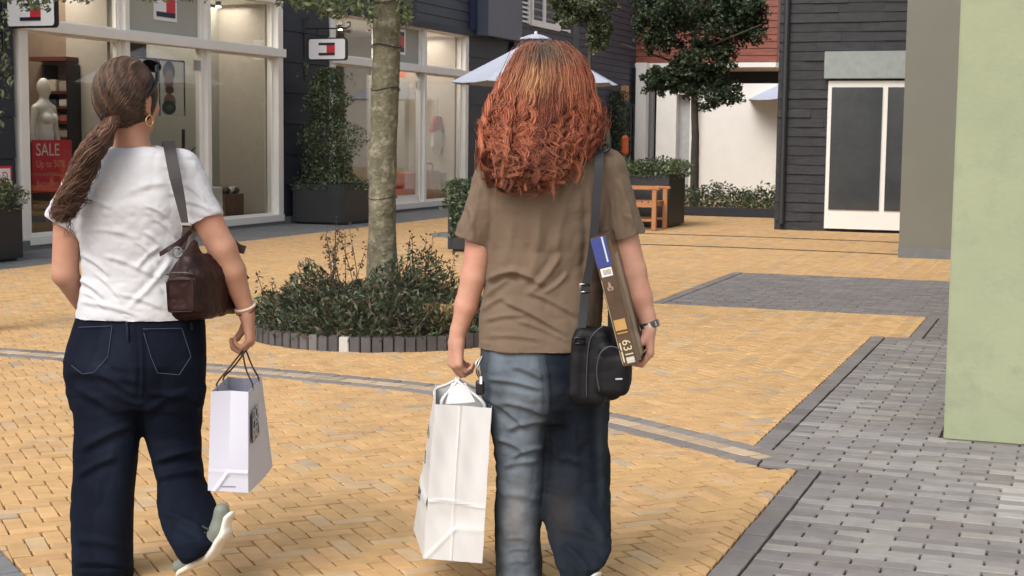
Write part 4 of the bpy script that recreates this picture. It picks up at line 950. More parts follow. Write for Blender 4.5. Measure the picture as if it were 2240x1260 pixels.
TEEO = mat('olive_brown_cotton', (.158, .113, .079), .9, var=.10, vscale=7, bump=.2, bscale=380, bdist=.0007, spec=.2, sheen=.05)
SHOE = mat('grey_green_sneaker', (.17, .185, .16), .6, var=.05); SOLE = mat('pale_sole', (.66, .63, .55), .7, var=.05)
EYEM = mat('eye', (.5, .48, .45), .2, var=0)
class Fig:
    def __init__(s, D0): s.D0 = D0
    def p(s, x, y, d=0.): return PD(x, y, s.D0 + d)
    def ring(s, y, xl, xr, dep, cy=0., g=0.):
        a, b = s.p(xl, y, cy), s.p(xr, y, cy); return ((a[2] + b[2]) / 2, (a[0] + b[0]) / 2, s.D0 + cy, (b[0] - a[0]) / 2 - g, dep - g)
def sleeve(F, sh, hem, r0, r1, h, fl=None):
    sh = np.array(sh); hem = np.array(hem); d = unit(hem - sh); F.cone(sh, hem + d * .02, r0, r1, .02, fl=fl)
    F.box(hem + d * .1, (r1 * 1.5, r1 * 1.5, .1), .002, 0, axes(d), op='s')
def sleeve_hollow(F, hem, sh, r1):
    d = unit(np.array(hem) - sh); F.cone(np.array(hem) - d * .012, np.array(hem) + d * .05, r1 - .011, r1 - .011, .002, op='s')
def stitch(name, P, r, m, parent, k=4): g = MB(); g.tube(P, r, k); return g.build(name, m, parent, smooth=True)
def project_on(V, pts2, off=.0015):
    # drop 2-D view points onto the nearest camera-side vertex of a garment
    p = vproj(V); out = []; near = V[:, 1] < np.median(V[:, 1]) + .03
    Pn, Vn = p[near], V[near]
    for q in pts2:
        d = np.hypot(*(Pn - q).T); idx = np.where(d < 9)[0]
        if len(idx) == 0: idx = [int(np.argmin(d))]
        j = idx[int(np.argmin(Vn[idx, 1]))]; r = ray(*q); out.append(CAMP + r * ((Vn[j, 1] - off) / r[1]))
    return out

# ---------------------------------------------------------------- woman in the white t-shirt (left)
A = Fig(4.75); a = A.p
pa = thing('person', 'woman with a brown ponytail, white t-shirt and dark blue jeans walking away', 'person', (a(300, 700)[0], 4.75, 0))
H0 = a(283, 216); FD = np.array([math.sin(.44), math.cos(.44), .04])
tee_r = [A.ring(*q) for q in ((318, 255, 345, .06, .0), (326, 225, 375, .075, .0), (340, 196, 402, .095, 0), (360, 180, 415, .11, 0), (400, 176, 422, .12, -.005), (450, 172, 424, .125, -.01), (500, 172, 425, .125, 0), (550, 176, 425, .12, .005), (600, 180, 428, .118, .005), (650, 174, 436, .125, 0), (696, 166, 446, .132, 0))]
F = Field((-1.75, 4.35, -.02), (-.68, 5.25, 1.68), .0042)
P, R = head(F, H0, FD)
F.cone(H0 + [0, -.01, -.07], a(292, 335), .05, .058, .02)
F.loft([(z, cx, cy, w_ - .024, d_ - .03) for z, cx, cy, w_, d_ in tee_r[1:]], .02)
F.chain([a(200, 372), a(150, 470), a(142, 598, .0), a(200, 690, .17), a(222, 712, .24)], [.05, .046, .041, .03, .026], .012)
hand(F, a(225, 716, .25), unit([.5, .7, -.25]), [0.2, -.5, -.8], [.3, .5, .8], ((30, 40, 25),) * 4)
F.chain([a(398, 372), a(448, 470, -.02), a(487, 545, -.03), a(509, 594, -.02), a(537, 676, .01)], [.05, .048, .044, .0405, .026], .012)
hand(F, a(539, 681, .01), [.13, .05, -1], [-.95, -.1, .0], [-.2, 1, 0], ((48, 75, 45), (50, 78, 45), (52, 80, 45), (55, 80, 45)), thumb=(.85, .3, .5), sc=1.1)
leg_l = [A.ring(*q) for q in ((858, 156, 316, .115, 0), (920, 165, 309, .11, 0), (1000, 162, 302, .105, 0), (1080, 158, 294, .10, -.01), (1160, 158, 291, .10, -.02), (1262, 160, 291, .105, -.03))]
leg_l.append((.018, leg_l[-1][1], leg_l[-1][2], leg_l[-1][3], leg_l[-1][4]))
leg_r = [A.ring(*q) for q in ((850, 306, 447, .115, .0), (900, 313, 441, .11, .02), (950, 318, 437, .105, .04), (1000, 332, 437, .10, .03), (1050, 344, 447, .10, -.01), (1100, 343, 470, .10, -.08), (1140, 350, 486, .09, -.14), (1180, 366, 482, .08, -.2), (1210, 383, 455, .06, -.23), (1232, 398, 420, .03, -.25))]
hips = [A.ring(*q) for q in ((692, 168, 446, .122, 0), (720, 160, 447, .126, -.005), (755, 149, 449, .135, -.012), (790, 141, 450, .14, -.015), (820, 142, 450, .135, -.01), (850, 150, 449, .125, -.005), (885, 160, 443, .105, 0))]
F.loft([(z, x, y, w_ - .03, d_ - .03) for z, x, y, w_, d_ in hips], .01); F.loft([(z, x, y, w_ * .6, d_ * .6) for z, x, y, w_, d_ in leg_l], .01); F.loft([(z, x, y, w_ * .6, d_ * .55) for z, x, y, w_, d_ in leg_r[:8]], .01)
body_a = fmesh('body', F, SKIN2, pa, 2)
for q in (-1, 1):
    g = MB(); e = P(q * .031, .082, -.004); n = 8
    g.tube([e - FD * .009, e - FD * .006, e, e + FD * .006, e + FD * .009], [.003, .009, .0115, .009, .003], 10); g.build('eye', EYEM, pa, smooth=True)
# t-shirt
F = Field((-1.75, 4.4, .75), (-.68, 5.1, 1.48), .0042)
sleeve(F, a(205, 368), a(136, 489), .064, .066, 0); sleeve(F, a(394, 368), a(449, 486, -.025), .066, .062, 0)
F.loft(tee_r, .03, pw=2.25)
F.cone(a(296, 296), a(296, 312), .058, .062, .01, op='s')
F.loft([(z, x, y, w_ - .012, d_ - .012) for z, x, y, w_, d_ in [(tee_r[-1][0] - .02, *tee_r[-1][1:]), (tee_r[-1][0] + .03, *tee_r[-1][1:])]], .002, op='s')
sleeve_hollow(F, a(136, 489), a(205, 368), .066); sleeve_hollow(F, a(449, 486, -.025), a(394, 368), .062)
ST = [(165, 436, 240, 452, 5, .006), (372, 572, 286, 668, 6, .006), (318, 508, 372, 556, 5, .006), (340, 480, 385, 520, 4, .005), (178, 556, 236, 600, 5, .007), (174, 612, 226, 650, 5, .007), (180, 660, 300, 690, 5, .005), (300, 585, 350, 540, 5, .005), (250, 640, 360, 676, 5, .005), (380, 420, 420, 470, 5, .006), (395, 400, 450, 440, 4, .005), (405, 440, 462, 462, 4, .005), (110, 440, 150, 480, 4, .005), (230, 560, 330, 600, 5, .004), (200, 500, 300, 520, 6, .003), (280, 420, 360, 400, 7, .003), (340, 600, 372, 640, 5, .006), (320, 450, 372, 480, 4, .004), (300, 530, 345, 575, 4, .004), (210, 600, 262, 655, 4, .005), (185, 640, 230, 676, 4, .004)]
tee_a = fmesh('white_t_shirt', F, TEEW, pa, 3, lambda V, Q: ripples(V, Q, ST, [(9, 9, 16, .0026, 21), (24, 24, 34, .0018, 22), (55, 55, 60, .0006, 26)]))
# jeans
F = Field((-1.75, 4.3, -.01), (-.68, 5.1, .9), .0045)
F.loft(hips, .03, pw=2.3); F.loft(leg_l, .03, pw=2.2); F.loft(leg_r, .022, pw=2.2)
F.loft([(leg_l[-1][0] - .03, *leg_l[-1][1:3], leg_l[-1][3] - .01, leg_l[-1][4] - .01), (.05, *leg_l[-1][1:3], leg_l[-1][3] - .01, leg_l[-1][4] - .01)], .002, op='s')
ST = [(300, 870, 210, 800, 8, .008), (310, 885, 250, 860, 6, .006), (165, 850, 250, 900, 9, .008), (180, 980, 290, 930, 9, .008), (170, 1040, 250, 1000, 8, .007), (320, 900, 420, 850, 8, .006), (340, 1010, 430, 985, 8, .01), (345, 1045, 440, 1030, 7, .008), (170, 1180, 280, 1200, 9, .005), (306, 720, 309, 870, 3.5, .006), (360, 1120, 440, 1160, 8, .008), (170, 1230, 280, 1240, 8, .006), (150, 812, 300, 838, 9, .006), (330, 860, 440, 880, 8, .006)]
JN = np.array([.0022, .0042, .0115])
def tint_a(V):
    p = vproj(V); f = np.exp(-((p[:, 0] - 245) / 45) ** 2) * np.exp(-((p[:, 1] - 1000) / 150) ** 2) + .8 * np.exp(-((p[:, 0] - 210) / 50) ** 2) * np.exp(-((p[:, 1] - 800) / 50) ** 2) + .35 * (vnoise(V * 9, 31) > .1)
    w = np.clip(.35 * f + .12 * vnoise(V * 5, 30), 0, 1)[:, None]; return JN * (1 - w) + np.array([.018, .025, .045]) * w
jeans_a = fmesh('jeans', F, DENIM, pa, 3, lambda V, Q: ripples(V, Q, ST, [(7, 7, 5, .003, 23), (20, 20, 14, .0016, 24), (45, 45, 30, .0006, 25)]), tint=tint_a)
VJ = np.empty(len(jeans_a.data.vertices) * 3); jeans_a.data.vertices.foreach_get('co', VJ); VJ = VJ.reshape(-1, 3)
THR = mat('seam_thread', (.045, .06, .10), .8, var=0); SEAMD = mat('belt_loop_denim', (.006, .009, .018), .9, var=0)  # pocket thread, and plain dark denim for the belt loops
for P2 in ([(172, 716), (245, 713), (236, 780), (205, 815), (180, 818), (152, 796)], [(312, 720), (398, 718), (418, 780), (392, 820), (345, 816), (330, 780), (312, 720)]):
    pts = []
    for i in range(len(P2) - 1):
        for t in np.linspace(0, 1, 8)[:-1]: pts.append(np.array(P2[i]) * (1 - t) + np.array(P2[i + 1]) * t)
    stitch('pocket_stitching', project_on(VJ, pts), .0011, THR, jeans_a)
stitch('belt_loop', project_on(VJ, [(277, 702), (278, 712), (279, 722), (280, 745)], .003), .004, SEAMD, jeans_a)
stitch('belt_loop', project_on(VJ, [(418, 704), (419, 712), (420, 722)], .003), .004, SEAMD, jeans_a)
# raised right sneaker and planted left sneaker
def sneaker(heel, toe, up, parent):
    heel, toe = np.array(heel), np.array(toe); d = unit(toe - heel); up = unit(np.array(up) - d * (np.array(up) @ d)); sd = np.cross(d, up)
    lo = np.minimum(heel, toe) - .1; hi = np.maximum(heel, toe) + .1; L = np.linalg.norm(toe - heel); Q = lambda t, u_: heel + d * t * L + up * u_
    F = Field(lo, hi, .003); F.chain([Q(.0, .03), Q(.3, .03), Q(.7, .02), Q(1, .012)], [.034, .036, .042, .032], .02, fl=(up, .95)); F.cone(Q(.02, .03), Q(.05, .045), .034, .030, .02)
    F.box(Q(.5, -.1), (.1, .25, .085), .002, 0, np.stack([sd, d, up], 1), op='s'); up_o = fmesh('sneaker', F, SHOE, parent, 2)
    F = Field(lo, hi, .003); F.chain([Q(-.04, -.012), Q(.3, -.012), Q(.7, -.012), Q(1.06, -.012)], [.037, .037, .046, .036], .02, fl=(up, 3.2)); fmesh('sole', F, SOLE, up_o, 1)
    for t in (.32, .42, .52):
        g = MB(); 
        for q in (-1, 1): g.tube([Q(t, .012) + sd * q * .041, Q(t + .04, .038) + sd * q * .036, Q(t + .07, .052) + sd * q * .022], [.004, .004, .003], 5)
        g.build('stripe', mat('dark_stripe', (.03, .035, .03), .6, var=0) if 'strp' not in M else M['strp'], up_o)
    return up_o
M['strp'] = mat('dark_stripe', (.03, .035, .03), .6, var=0)
def raised_sneaker(h, t, up, parent, solep):
    h, t = np.array(h), np.array(t); d = unit(t - h); up = unit(np.array(up) - d * (np.array(up) @ d)); lo, hi = np.minimum(h, t) - .12, np.maximum(h, t) + .12
    F = Field(lo, hi, .003); F.chain([np.array(q) + up * (.028 - .004 * i) for i, q in enumerate(solep)], [.024, .025, .030, .022], .02); uo = fmesh('sneaker', F, SHOE, parent, 2)
    F = Field(lo, hi, .003); F.chain([np.array(q) for q in solep], [.026, .031, .038, .028], .02, fl=(up, 2.4)); fmesh('sole', F, SOLE, uo, 1)
    for q in (.16, .24): g = MB(); c = h * (1 - q) + t * q; sd = np.cross(d, up); sd = sd if sd[1] < 0 else -sd; g.tube([c + sd * .030 + up * .006, c + d * .012 + sd * .024 + up * .03], [.004, .003], 5); g.build('stripe', M['strp'], uo)
raised_sneaker(a(484, 1140, -.215), a(400, 1236, -.16), [-.72, .2, .6], pa, [a(499, 1132, -.225), a(490, 1172, -.225), a(462, 1212, -.215), a(400, 1247, -.18)])
hx = leg_l[-1][1]; sneaker((hx + .0, 4.71, .03), (hx - .01, 4.91, .03), [0, 0, 1], pa)
# earring, bracelet
GOLD = mat('gold', (.8, .55, .28), .25, metal=1., var=0)
e = P(.078, -.004, -.068); g = MB(); g.tube([e + np.array([0, 0, 0]) + FD * .017 * math.cos(t) + np.array([0, 0, .017]) * math.sin(t) for t in np.linspace(0, 2 * PI, 20)], .0024, 6, caps=False); g.build('hoop_earring', GOLD, pa, smooth=True)
def band(name, c, d, r, th, m, parent, n=28, beads=False):
    Rm = axes(d); c = np.array(c); pts = [c + Rm[:, 0] * r * math.cos(t) + Rm[:, 1] * r * math.sin(t) for t in np.linspace(0, 2 * PI, n + 1)]
    g = MB(); g.tube(pts, [th * (1.25 if beads and i % 2 else 1) for i in range(n + 1)], 6, caps=False); return g.build(name, m, parent, smooth=True)
wd = a(537, 676, .01) - a(509, 594, -.02)
band('pearl_bracelet', a(536, 672, .01), wd + [0, 0, .0], .0315, .0042, mat('pearl_beads', (.75, .6, .48), .35, var=.1), pa, 36, True); band('cord_bracelet', a(538, 681, .01), wd, .0305, .0022, mat('dark_red_cord', (.12, .03, .025), .7), pa)
# hair: combed back into a low ponytail
HR = R; rad = np.array([.090, .111, .115]); HC = H0 + R @ np.array([0, -.014, .013]); tie = a(238, 258, -.075); tl = unit((R.T @ (tie - HC)) / rad)
N = 3400; dirs = rng.normal(0, 1, (N * 4, 3)); dirs /= np.linalg.norm(dirs, axis=1, keepdims=True)
x_, f_, z_ = dirs.T
hl = np.where(z_ > 0, .80 - .45 * np.abs(x_) - (1 - z_) * .35, .12 - .45 * (-z_))
keep = (f_ < hl) & (z_ > -.86) & ~((np.abs(x_) > .8) & (f_ > -.1) & (z_ < .12)); dirs = dirs[keep][:N]; N = len(dirs); K = 14
t = np.linspace(0, 1, K)[None, :, None]; cosw = np.clip(dirs @ tl, -1, .9999); om = np.arccos(cosw)[:, None, None]; sl_ = (np.sin((1 - t) * om) * dirs[:, None] + np.sin(t * om) * tl) / np.sin(om)
arch = np.sin(PI * t) * rng.normal(0, .03, (N, 1, 1)); side = np.cross(dirs, tl)[:, None] * arch; sl_ = sl_ + side; sl_ /= np.linalg.norm(sl_, axis=2, keepdims=True)
ph = (sl_[..., :1] * 14 + sl_[..., 2:] * 9); off = 1 + .025 * rng.uniform(0, 1, (N, 1, 1)) + .035 * np.sin(ph * 2.2) * np.sin(PI * t) + .012 * (t ** 3)
S = HC + (sl_ * off * rad) @ R.T
c0 = np.array([.032, .020, .016]); c1 = np.array([.155, .092, .06]); mixr = (rng.uniform(0, 1, (N, 1, 1)) ** 2 * .8 + .25 * (sl_[..., 2:] > .3) + .3 * np.sin(ph * 3.1) + .12).clip(0, 1)
cols1 = c0 * (1 - mixr) + c1 * mixr
hair_a = strands('hair', S, .0013, cols1, HAIRM, pa)
F = Field(HC - .16, HC + .16, .004); F.ell(HC, rad * .985, 0, R)
fcut = HC + R @ np.array([0, .12, -.055]); F.ell(HC + R @ np.array([0, .135, -.06]), (.11, .09, .10), .015, R, op='s'); F.ell(HC + R @ np.array([0, .04, -.15]), (.1, .08, .07), .02, R, op='s')
for q in (-1, 1): F.ell(HC + R @ np.array([q * .085, .012, -.035]), (.03, .025, .045), .008, R, op='s')
fmesh('hair_base', F, mat('dark_hair_base', (.035, .023, .017), .7, var=.2, vscale=30), hair_a, 2)
def guide(pts, K):
    pts = np.array(pts); s = np.linspace(0, len(pts) - 1, K); i = np.clip(s.astype(int), 0, len(pts) - 2); f = (s - i)[:, None]; p0 = pts[np.clip(i - 1, 0, None)]; p1 = pts[i]; p2 = pts[i + 1]; p3 = pts[np.clip(i + 2, None, len(pts) - 1)]
    return .5 * (2 * p1 + (p2 - p0) * f + (2 * p0 - 5 * p1 + 4 * p2 - p3) * f ** 2 + (3 * p1 - p0 - 3 * p2 + p3) * f ** 3)
K = 36; G = guide([tie, a(226, 285, -.125), a(207, 315, -.165), a(186, 362, -.175), a(165, 410, -.165), a(150, 445, -.155), a(140, 468, -.145)], K)
wid = np.interp(np.linspace(0, 1, K), [0, .12, .3, .5, .72, .9, 1], [.020, .050, .060, .050, .046, .036, .024])
S = []; C_ = []
for lock in range(130):
    aa = rng.uniform(0, 2 * PI); rr = math.sqrt(rng.uniform(0, 1)); sg = 1 if rng.random() < .5 else -1; l = int(K * rng.uniform(.5, 1.0)) if rng.random() < .5 else K; phs = rng.uniform(0, 2 * PI); fr = rng.uniform(3.0, 5.5); base = rng.uniform(0, 1)
    tt = np.linspace(0, 1, K) * (l / K); Gi = np.stack([np.interp(tt, np.linspace(0, 1, K), G[:, i]) for i in range(3)], 1); wi = np.interp(tt, np.linspace(0, 1, K), wid)
    ox = np.cos(aa) * rr * wi; oy = np.sin(aa) * rr * wi * .7; am = np.interp(tt, [0, .15, .4, 1], [0, .003, .009, .015]) * rng.uniform(.6, 1.5)
    cen = Gi + np.stack([ox * .85 + am * np.sin(tt * fr * 2 * PI + phs), oy + am * .6 * np.cos(tt * fr * 2 * PI + phs), ox * .55 + am * .8 * sg * np.cos(tt * fr * 2 * PI + phs)], 1)
    for _ in range(22):
        q = rng.normal(0, 1, 3) * .0036; S.append(cen + q * np.interp(tt, [0, .2, .8, 1], [.5, 1.2, 1.1, .5])[:, None] + (rng.normal(0, 1, 3) * .008)[None] * (tt[:, None] ** 2)); k = np.clip(base * .75 + rng.normal(0, .18) + .15 * np.sin(tt * 9 + phs), 0, 1)[:, None]
        C_.append(np.array([.035, .017, .012]) * (1 - k) + np.array([.26, .14, .09]) * k)
strands('ponytail', np.array(S), .0013, np.array(C_), HAIRM, hair_a)
S = []; C_ = []
for x, y in ((108, 462), (150, 500), (165, 470), (120, 500), (190, 455), (205, 430), (112, 445), (160, 520)):
    st = a(rng.uniform(140, 165), 425, -.165); en = a(x, y + rng.uniform(-5, 25), -.13 if x > 130 else -.1)
    for _ in range(4):
        t = np.linspace(0, 1, K); w = .012 * np.sin(t * rng.uniform(8, 12) + rng.uniform(0, 6)) * t; S.append(st[None] * (1 - t[:, None]) + en[None] * t[:, None] + np.stack([w, w * .3 - .01, w * .4 + rng.normal(0, .003)], 1)); C_.append(np.tile([.08, .045, .03], (K, 1)))
strands('loose_curls', np.array(S), .0011, np.array(C_), HAIRM, hair_a)
band('hair_tie', tie + [-.004, -.004, -.004], G[3] - G[0], .017, .006, M['blackrub'], hair_a, 20)
# sunglasses pushed up on the head
sg = MB(); BLK = mat('sunglasses_plastic', (.008, .008, .01), .15, var=0)
q0 = HC + R @ np.array([.083, -.005, -.012]); q1 = HC + R @ np.array([.082, .05, .045]); q2 = HC + R @ np.array([.062, .078, .088])
sg.tube([q0, (q0 + q1) / 2 + R[:, 0] * .006, q1, q2], [.0035, .005, .006, .007], 6); m0 = HC + R @ np.array([-.083, -.005, -.012]); m1 = HC + R @ np.array([-.082, .05, .045]); m2 = HC + R @ np.array([-.062, .078, .088]); sg.tube([m0, (m0 + m1) / 2 - R[:, 0] * .006, m1, m2], [.0035, .005, .006, .007], 6)
for q in (-1, 1):
    cc = HC + R @ np.array([q * .034, .088, .090]); axu = unit(R @ np.array([q * .10, -.62, .75])); axs = R[:, 0]; nn = np.cross(axs, axu); n = 20
    ringo = [cc + axs * .032 * math.cos(t) + axu * .025 * math.sin(t) for t in np.linspace(0, 2 * PI, n, endpoint=False)]
    sg.add([p_ - nn * .002 for p_ in ringo] + [p_ + nn * .002 for p_ in ringo], [tuple(range(n)), tuple(range(n, 2 * n))[::-1]] + [(i, (i + 1) % n, n + (i + 1) % n, n + i) for i in range(n)]); sg.tube(ringo + [ringo[0]], .0035, 6, caps=False)
sg.tube([HC + R @ np.array([-.008, .098, .09]), HC + R @ np.array([.008, .098, .09])], .004, 6); sg.tube([q2, HC + R @ np.array([.062, .085, .092])], .006, 6); sg.tube([m2, HC + R @ np.array([-.062, .085, .092])], .006, 6)
tag(sg.build('sunglasses', BLK), 'black sunglasses pushed up on the brown-haired woman\'s head', 'sunglasses')

# ---------------------------------------------------------------- woman with curly copper hair (right)
B = Fig(4.7); b = B.p
pb = thing('person', 'woman with long curly copper-red hair, olive-brown t-shirt and faded baggy jeans walking away', 'person', (b(1190, 700)[0], 4.7, 0))
H1 = b(1192, 215); FE = np.array([.06, 1, -.03])
tee_r = [B.ring(*q) for q in ((318, 1135, 1250, .06, .01), (328, 1095, 1300, .08, .0), (342, 1068, 1330, .10, 0), (365, 1060, 1340, .115, 0), (400, 1066, 1332, .122, -.005), (450, 1070, 1322, .125, -.008), (500, 1068, 1320, .125, 0), (545, 1064, 1322, .122, .005), (600, 1060, 1322, .12, .008), (650, 1055, 1322, .125, .005), (700, 1049, 1320, .13, 0), (762, 1043, 1314, .138, -.005))]
F = Field((-.42, 4.3, -.02), (.62, 5.15, 1.74), .0042)
P1, R1 = head(F, H1, FE)
F.cone(H1 + [0, -.01, -.07], b(1192, 340), .05, .058, .02)
F.loft([(z, cx, cy, w_ - .024, d_ - .03) for z, cx, cy, w_, d_ in tee_r[1:]], .02)
F.chain([b(1088, 378), b(1050, 520), b(1036, 606), b(1020, 668, .01), b(1001, 733, .02)], [.05, .044, .0395, .036, .0245], .012)
tipsL = hand(F, b(1000, 737, .02), [-.06, .03, -1], [.75, .45, 0], [-.25, 1, 0], ((40, 72, 40), (42, 74, 40), (42, 74, 40), (44, 74, 40)), thumb=(.75, .4, .4), sc=1.02)
F.chain([b(1325, 378), b(1358, 500), b(1381, 592), b(1400, 650, -.01), b(1418, 704, -.02)], [.052, .05, .046, .0375, .0255], .012)
hand(F, b(1419, 708, -.02), [.07, -.05, -1], [-1, .1, -.1], [-.2, -1, 0], ((38, 62, 20), (40, 62, 20), (42, 62, 20), (44, 60, 20)), thumb=(.8, .45, .6), sc=1.02)
leg_l = [B.ring(*q) for q in ((870, 1060, 1206, .118, 0), (940, 1074, 1197, .112, .0), (1000, 1081, 1193, .11, 0), (1050, 1084, 1189, .105, 0), (1132, 1079, 1185, .10, .0), (1200, 1081, 1186, .10, 0), (1262, 1085, 1190, .105, 0))]
leg_l.append((.018, leg_l[-1][1], leg_l[-1][2], leg_l[-1][3], leg_l[-1][4]))
leg_r = [B.ring(*q) for q in ((870, 1196, 1330, .118, 0), (940, 1193, 1332, .112, .01), (1000, 1191, 1336, .11, .02), (1070, 1188, 1338, .108, -.0), (1132, 1187, 1339, .105, -.05), (1180, 1197, 1340, .1, -.1), (1202, 1204, 1338, .098, -.13), (1231, 1214, 1325, .085, -.17), (1260, 1224, 1300, .06, -.2), (1280, 1240, 1278, .03, -.22))]
hips = [B.ring(*q) for q in ((745, 1050, 1308, .125, 0), (800, 1047, 1320, .14, -.012), (845, 1052, 1328, .14, -.015), (880, 1060, 1330, .13, -.008), (915, 1070, 1330, .105, 0))]
F.loft([(z, x, y, w_ - .03, d_ - .03) for z, x, y, w_, d_ in hips], .01); F.loft([(z, x, y, w_ * .6, d_ * .6) for z, x, y, w_, d_ in leg_l], .01); F.loft([(z, x, y, w_ * .6, d_ * .55) for z, x, y, w_, d_ in leg_r[:8]], .01)
fmesh('body', F, SKIN, pb, 2)
for q in (-1, 1):
    g = MB(); e = P1(q * .031, .082, -.004); g.tube([e - FE * .009, e - FE * .006, e, e + FE * .006, e + FE * .009], [.003, .009, .0115, .009, .003], 10); g.build('eye', EYEM, pb, smooth=True)
F = Field((-.42, 4.35, .7), (.62, 5.1, 1.48), .0042)
sleeve(F, b(1090, 374), b(1031, 528), .07, .058, 0); sleeve(F, b(1322, 372), b(1366, 522), .072, .069, 0)
F.loft(tee_r, .03, pw=2.3)
F.cone(b(1192, 300), b(1192, 316), .056, .06, .01, op='s')
F.loft([(z, x, y, w_ - .012, d_ - .012) for z, x, y, w_, d_ in [(tee_r[-1][0] - .02, *tee_r[-1][1:]), (tee_r[-1][0] + .03, *tee_r[-1][1:])]], .002, op='s')
sleeve_hollow(F, b(1366, 522), b(1322, 372), .069)
ST = [(1066, 612, 1130, 592, 7, .014), (1120, 592, 1185, 622, 6, .010), (1060, 650, 1110, 610, 6, .008), (1105, 660, 1235, 730, 5, .009), (1060, 700, 1150, 690, 5, .005), (1160, 640, 1260, 690, 5, .006), (1082, 400, 1078, 545, 5, .007), (1120, 440, 1105, 580, 10, .005), (1180, 440, 1165, 590, 9, .005), (1240, 360, 1215, 560, 10, .006), (1225, 560, 1160, 640, 7, .009), (1290, 420, 1288, 600, 6, .007), (1330, 400, 1345, 520, 6, .007), (1355, 400, 1385, 500, 5, .006), (1370, 470, 1395, 510, 4, .004), (1020, 450, 1035, 520, 5, .005), (1045, 400, 1030, 500, 6, .005), (1130, 700, 1240, 745, 5, .005), (1065, 735, 1180, 742, 5, .004), (1240, 600, 1190, 640, 5, .006), (1055, 680, 1100, 650, 5, .006), (1340, 440, 1320, 530, 5, .006)]
tee_b = fmesh('olive_t_shirt', F, TEEO, pb, 3, lambda V, Q: ripples(V, Q, ST, [(10, 10, 8, .0035, 41), (24, 24, 20, .0018, 42), (50, 50, 50, .0006, 46)]))
VT = np.empty(len(tee_b.data.vertices) * 3); tee_b.data.vertices.foreach_get('co', VT); VT = VT.reshape(-1, 3)
HEM = mat('hem_stitch_brown', (.20, .15, .105), .9, var=0)
F = Field((-.42, 4.3, -.01), (.62, 5.1, .85), .0045)
F.loft(hips, .03, pw=2.3); F.loft(leg_l, .03, pw=2.2); F.loft(leg_r, .02, pw=2.2)
ST = [(1070, 830, 1180, 850, 5, .009), (1090, 880, 1190, 905, 6, .007), (1060, 870, 1150, 935, 6, .008), (1110, 940, 1195, 920, 6, .008), (1085, 960, 1150, 990, 6, .009), (1120, 1000, 1190, 980, 6, .008), (1100, 1020, 1180, 1010, 6, .006), (1120, 800, 1190, 830, 6, .008), (1190, 780, 1200, 900, 4, .008), (1105, 1180, 1160, 1184, 4, .0025), (1110, 1206, 1158, 1204, 4, .003), (1112, 1232, 1160, 1232, 4, .0025), (1220, 1150, 1330, 1190, 9, .008), (1230, 1190, 1290, 1250, 8, .008), (1250, 930, 1260, 1060, 9, .006), (1310, 900, 1322, 1100, 8, .005), (1225, 1000, 1320, 1030, 10, .005), (1090, 1080, 1180, 1095, 8, .005), (1280, 1110, 1325, 1180, 8, .007)]
def tint_b(V):  # denim fade, plus lit left and shaded right leg put into the colour
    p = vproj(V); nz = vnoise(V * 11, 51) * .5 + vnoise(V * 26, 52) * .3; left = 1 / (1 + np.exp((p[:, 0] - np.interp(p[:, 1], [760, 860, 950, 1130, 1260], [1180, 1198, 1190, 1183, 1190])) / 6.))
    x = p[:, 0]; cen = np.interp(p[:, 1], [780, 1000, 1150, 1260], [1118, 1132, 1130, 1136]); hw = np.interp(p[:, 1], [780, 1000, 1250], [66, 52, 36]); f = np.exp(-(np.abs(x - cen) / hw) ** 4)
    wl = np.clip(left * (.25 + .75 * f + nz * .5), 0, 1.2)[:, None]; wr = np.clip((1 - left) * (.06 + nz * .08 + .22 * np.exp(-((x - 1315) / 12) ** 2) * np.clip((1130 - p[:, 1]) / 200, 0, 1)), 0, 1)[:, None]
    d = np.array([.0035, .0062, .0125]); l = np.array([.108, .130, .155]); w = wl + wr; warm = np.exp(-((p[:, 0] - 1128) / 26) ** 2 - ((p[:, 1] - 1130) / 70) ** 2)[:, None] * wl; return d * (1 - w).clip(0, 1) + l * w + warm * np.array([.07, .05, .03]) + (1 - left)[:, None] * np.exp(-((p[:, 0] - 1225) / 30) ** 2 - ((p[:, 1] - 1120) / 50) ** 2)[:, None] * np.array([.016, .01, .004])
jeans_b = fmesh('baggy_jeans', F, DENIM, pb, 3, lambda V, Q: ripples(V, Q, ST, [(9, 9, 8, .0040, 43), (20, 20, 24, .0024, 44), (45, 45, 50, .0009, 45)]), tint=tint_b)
hx = leg_l[-1][1]; sneaker((hx, 4.70, .03), (hx - .01, 4.90, .03), [0, 0, 1], pb); sneaker(b(1288, 1262, -.20), b(1240, 1318, -.10), [-.6, .55, .5], pb)
# watch
wdir = b(1418, 704, -.02) - b(1400, 650, -.01); wc = b(1420, 712, -.02)
Rw = axes(wdir); g = MB(); n = 24; V = []
for k, (dz, rr) in enumerate(((-.011, .0295), (-.009, .032), (.009, .032), (.011, .0295))):
    for i in range(n): t = 2 * PI * i / n; V.append(wc + Rw[:, 2] * dz + (Rw[:, 0] * math.cos(t) + Rw[:, 1] * math.sin(t)) * rr)
g.add(V, [(j * n + i, j * n + (i + 1) % n, (j + 1) * n + (i + 1) % n, (j + 1) * n + i) for j in range(3) for i in range(n)]); wt = g.build('watch', mat('dark_steel_watch', (.12, .11, .10), .3, metal=.9, var=.2), pb)
for i in range(10): t = 2 * PI * (i + .5) / 10; g = MB(); c = wc + (Rw[:, 0] * math.cos(t) + Rw[:, 1] * math.sin(t)) * .033; g.box(c, (.0035, .0015, .008), np.stack([np.cross(Rw[:, 2], unit(c - wc)), unit(c - wc), Rw[:, 2]], 1)); g.build('link', M['steel'], wt)
